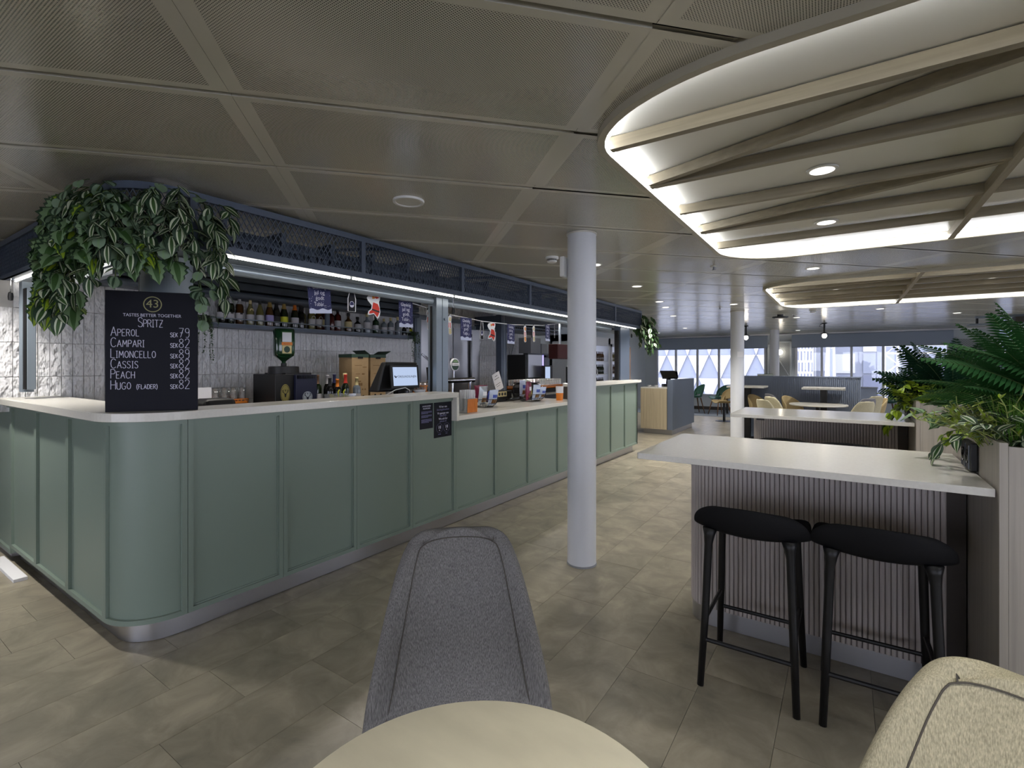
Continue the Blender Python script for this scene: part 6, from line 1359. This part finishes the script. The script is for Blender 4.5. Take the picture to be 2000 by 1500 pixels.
def cutout(name, y, z, label, shapes, rz=0):
    """flat paper shape cut round with a white edge; shapes: (material, outline) in y/z, drawn from back to front"""
    t = thing(name, label, 'paper cutout', (GX+.003, y, z), rz)
    for i, (m, pl, nm) in enumerate(shapes):
        a = sum(pl[k][0]*pl[(k+1) % len(pl)][1]-pl[(k+1) % len(pl)][0]*pl[k][1] for k in range(len(pl)))
        if a < 0: pl = pl[::-1]
        x0, x1 = (-.0006, .0006) if i == 0 else (.0006+.0003*(i-1), .0006+.0003*i); n = len(pl)
        G().add([(x0, p, q) for p, q in pl]+[(x1, p, q) for p, q in pl], [tuple(reversed(range(n))), tuple(range(n, 2*n))]+[(k, (k+1) % n, n+(k+1) % n, n+k) for k in range(n)]).build(nm, m, t)
    return t
def paper_bottle(y, label, s=1, rz=0):
    y, s = y*KG, s*KG
    o = lambda k: [(-.030*k, -.148), (.030*k, -.148), (.031*k, -.06), (.018*k, -.015), (.016*k, .0), (-.016*k, .0), (-.018*k, -.015), (-.031*k, -.06)]
    cutout('paper_bottle', y, zs_at(y)-.002, label, [('paper', [(a*1.12*s, b*s) for a, b in o(1)], 'edge'), ('board_navy', [(a*.92*s, (b*.97-.003)*s) for a, b in o(1)], 'body'), ('print_white', [(.019*math.cos(2*PI*k/18)*s, (-.098+.022*math.sin(2*PI*k/18))*s) for k in range(18)], 'label_ring'), ('flag_navy', [(.016*math.cos(2*PI*k/18)*s, (-.098+.019*math.sin(2*PI*k/18))*s) for k in range(18)], 'label_disc'), ('print_white', [(-.015*s, -.106*s), (.015*s, -.102*s), (.012*s, -.111*s), (0, -.116*s), (-.011*s, -.113*s)], 'label_wave')], rz)
paper_bottle(2.23, 'black paper bottle cutout before the first red cutout', 1.02); paper_bottle(3.724, 'black paper bottle cutout past the grooved post', 1.15, .2); paper_bottle(5.143, 'small black paper bottle cutout beside the pillar', 1.1, .4)
def red_cut(y, label, s=1):
    y, s = y*KG, s*KG
    E0 = [(-.02, .0), (.03, .005), (.055, -.012), (.05, -.04), (.042, -.05), (.05, -.09), (.055, -.125), (.05, -.15), (.03, -.178), (.012, -.16), (-.005, -.143), (-.03, -.15), (-.062, -.155), (-.055, -.125), (-.03, -.11), (-.025, -.08), (-.06, -.05), (-.07, -.03), (-.055, -.012)]
    sc = lambda L: [(a*s, b*s) for a, b in L]
    cutout('paper_ornament', y, zs_at(y)-.004, label, [('paper', sc(E0), 'edge'), ('red_print', sc([(-.012, -.058), (.03, -.066), (.046, -.092), (.049, -.122), (.036, -.150), (.026, -.165), (.010, -.148), (-.006, -.135), (-.032, -.142), (-.05, -.143), (-.046, -.128), (-.022, -.112), (-.018, -.085)]), 'red_field'), ('label_black', sc([(-.022, -.105), (.048, -.118), (.049, -.130), (-.024, -.117)]), 'black_band'), ('red_print', sc([(.005, -.006), (.03, -.004), (.042, -.02), (.02, -.03), (.004, -.024)]), 'red_corner'), ('orange_print', sc([(-.022, -.012), (.002, -.012), (.004, -.03), (-.02, -.034)]), 'orange_patch')])
red_cut(2.43, 'red and white paper christmas cutout in front of the bottle shelf', 1.0); red_cut(3.885, 'red and white paper christmas cutout past the grooved post', 1.05)
def stripe_cut(y, label, m, s=1):
    y, s = y*KG, s*KG
    E0 = [(-.01, 0), (.022, -.008), (.026, -.04), (.02, -.06), (.03, -.09), (.024, -.13), (.03, -.175), (.0, -.185), (-.016, -.17), (-.012, -.13), (-.024, -.10), (-.018, -.06), (-.026, -.03)]
    sc = lambda L: [(a*s, b*s) for a, b in L]
    cutout('paper_ornament', y, zs_at(y)-.004, label, [('paper', sc(E0), 'edge'), (m, sc([(-.006, -.02), (.02, -.022), (.018, -.055), (.0, -.06), (-.012, -.045)]), 'top_field'), ('red_print', sc([(-.014, -.07), (-.006, -.07), (-.01, -.12), (-.017, -.11)]), 'stripe'), ('red_print', sc([(.004, -.068), (.012, -.07), (.014, -.12), (.004, -.12)]), 'stripe'), (m, sc([(-.008, -.125), (.018, -.125), (.024, -.170), (.002, -.178), (-.01, -.165)]), 'lower_field'), ('label_black', sc([(-.022, -.005), (-.006, .012), (.0, .006), (-.016, -.016)]), 'black_tip')])
stripe_cut(2.999, 'orange striped paper cutout beside the grooved post', 'orange_print'); stripe_cut(3.262, 'yellow and white paper cutout half behind the grooved post', 'label_cream', .95); stripe_cut(4.485, 'orange striped paper cutout between two navy banners', 'orange_print', 1.0); stripe_cut(4.665, 'yellow and white paper cutout next to the last navy banner', 'label_cream', 1.0)
# ================================================================== lettering curves become plain meshes
bpy.context.view_layer.update(); DG = bpy.context.evaluated_depsgraph_get()
for o in [o for o in COL.objects if o.type == 'FONT']:
    me = bpy.data.meshes.new_from_object(o.evaluated_get(DG)); me.name = 'lettering'; nm = o.name; par, lo, ro, sc_ = o.parent, o.location.copy(), o.rotation_euler.copy(), o.scale.copy()
    bpy.data.objects.remove(o); n = put(nm, me, par, lo, ro); n.scale = sc_
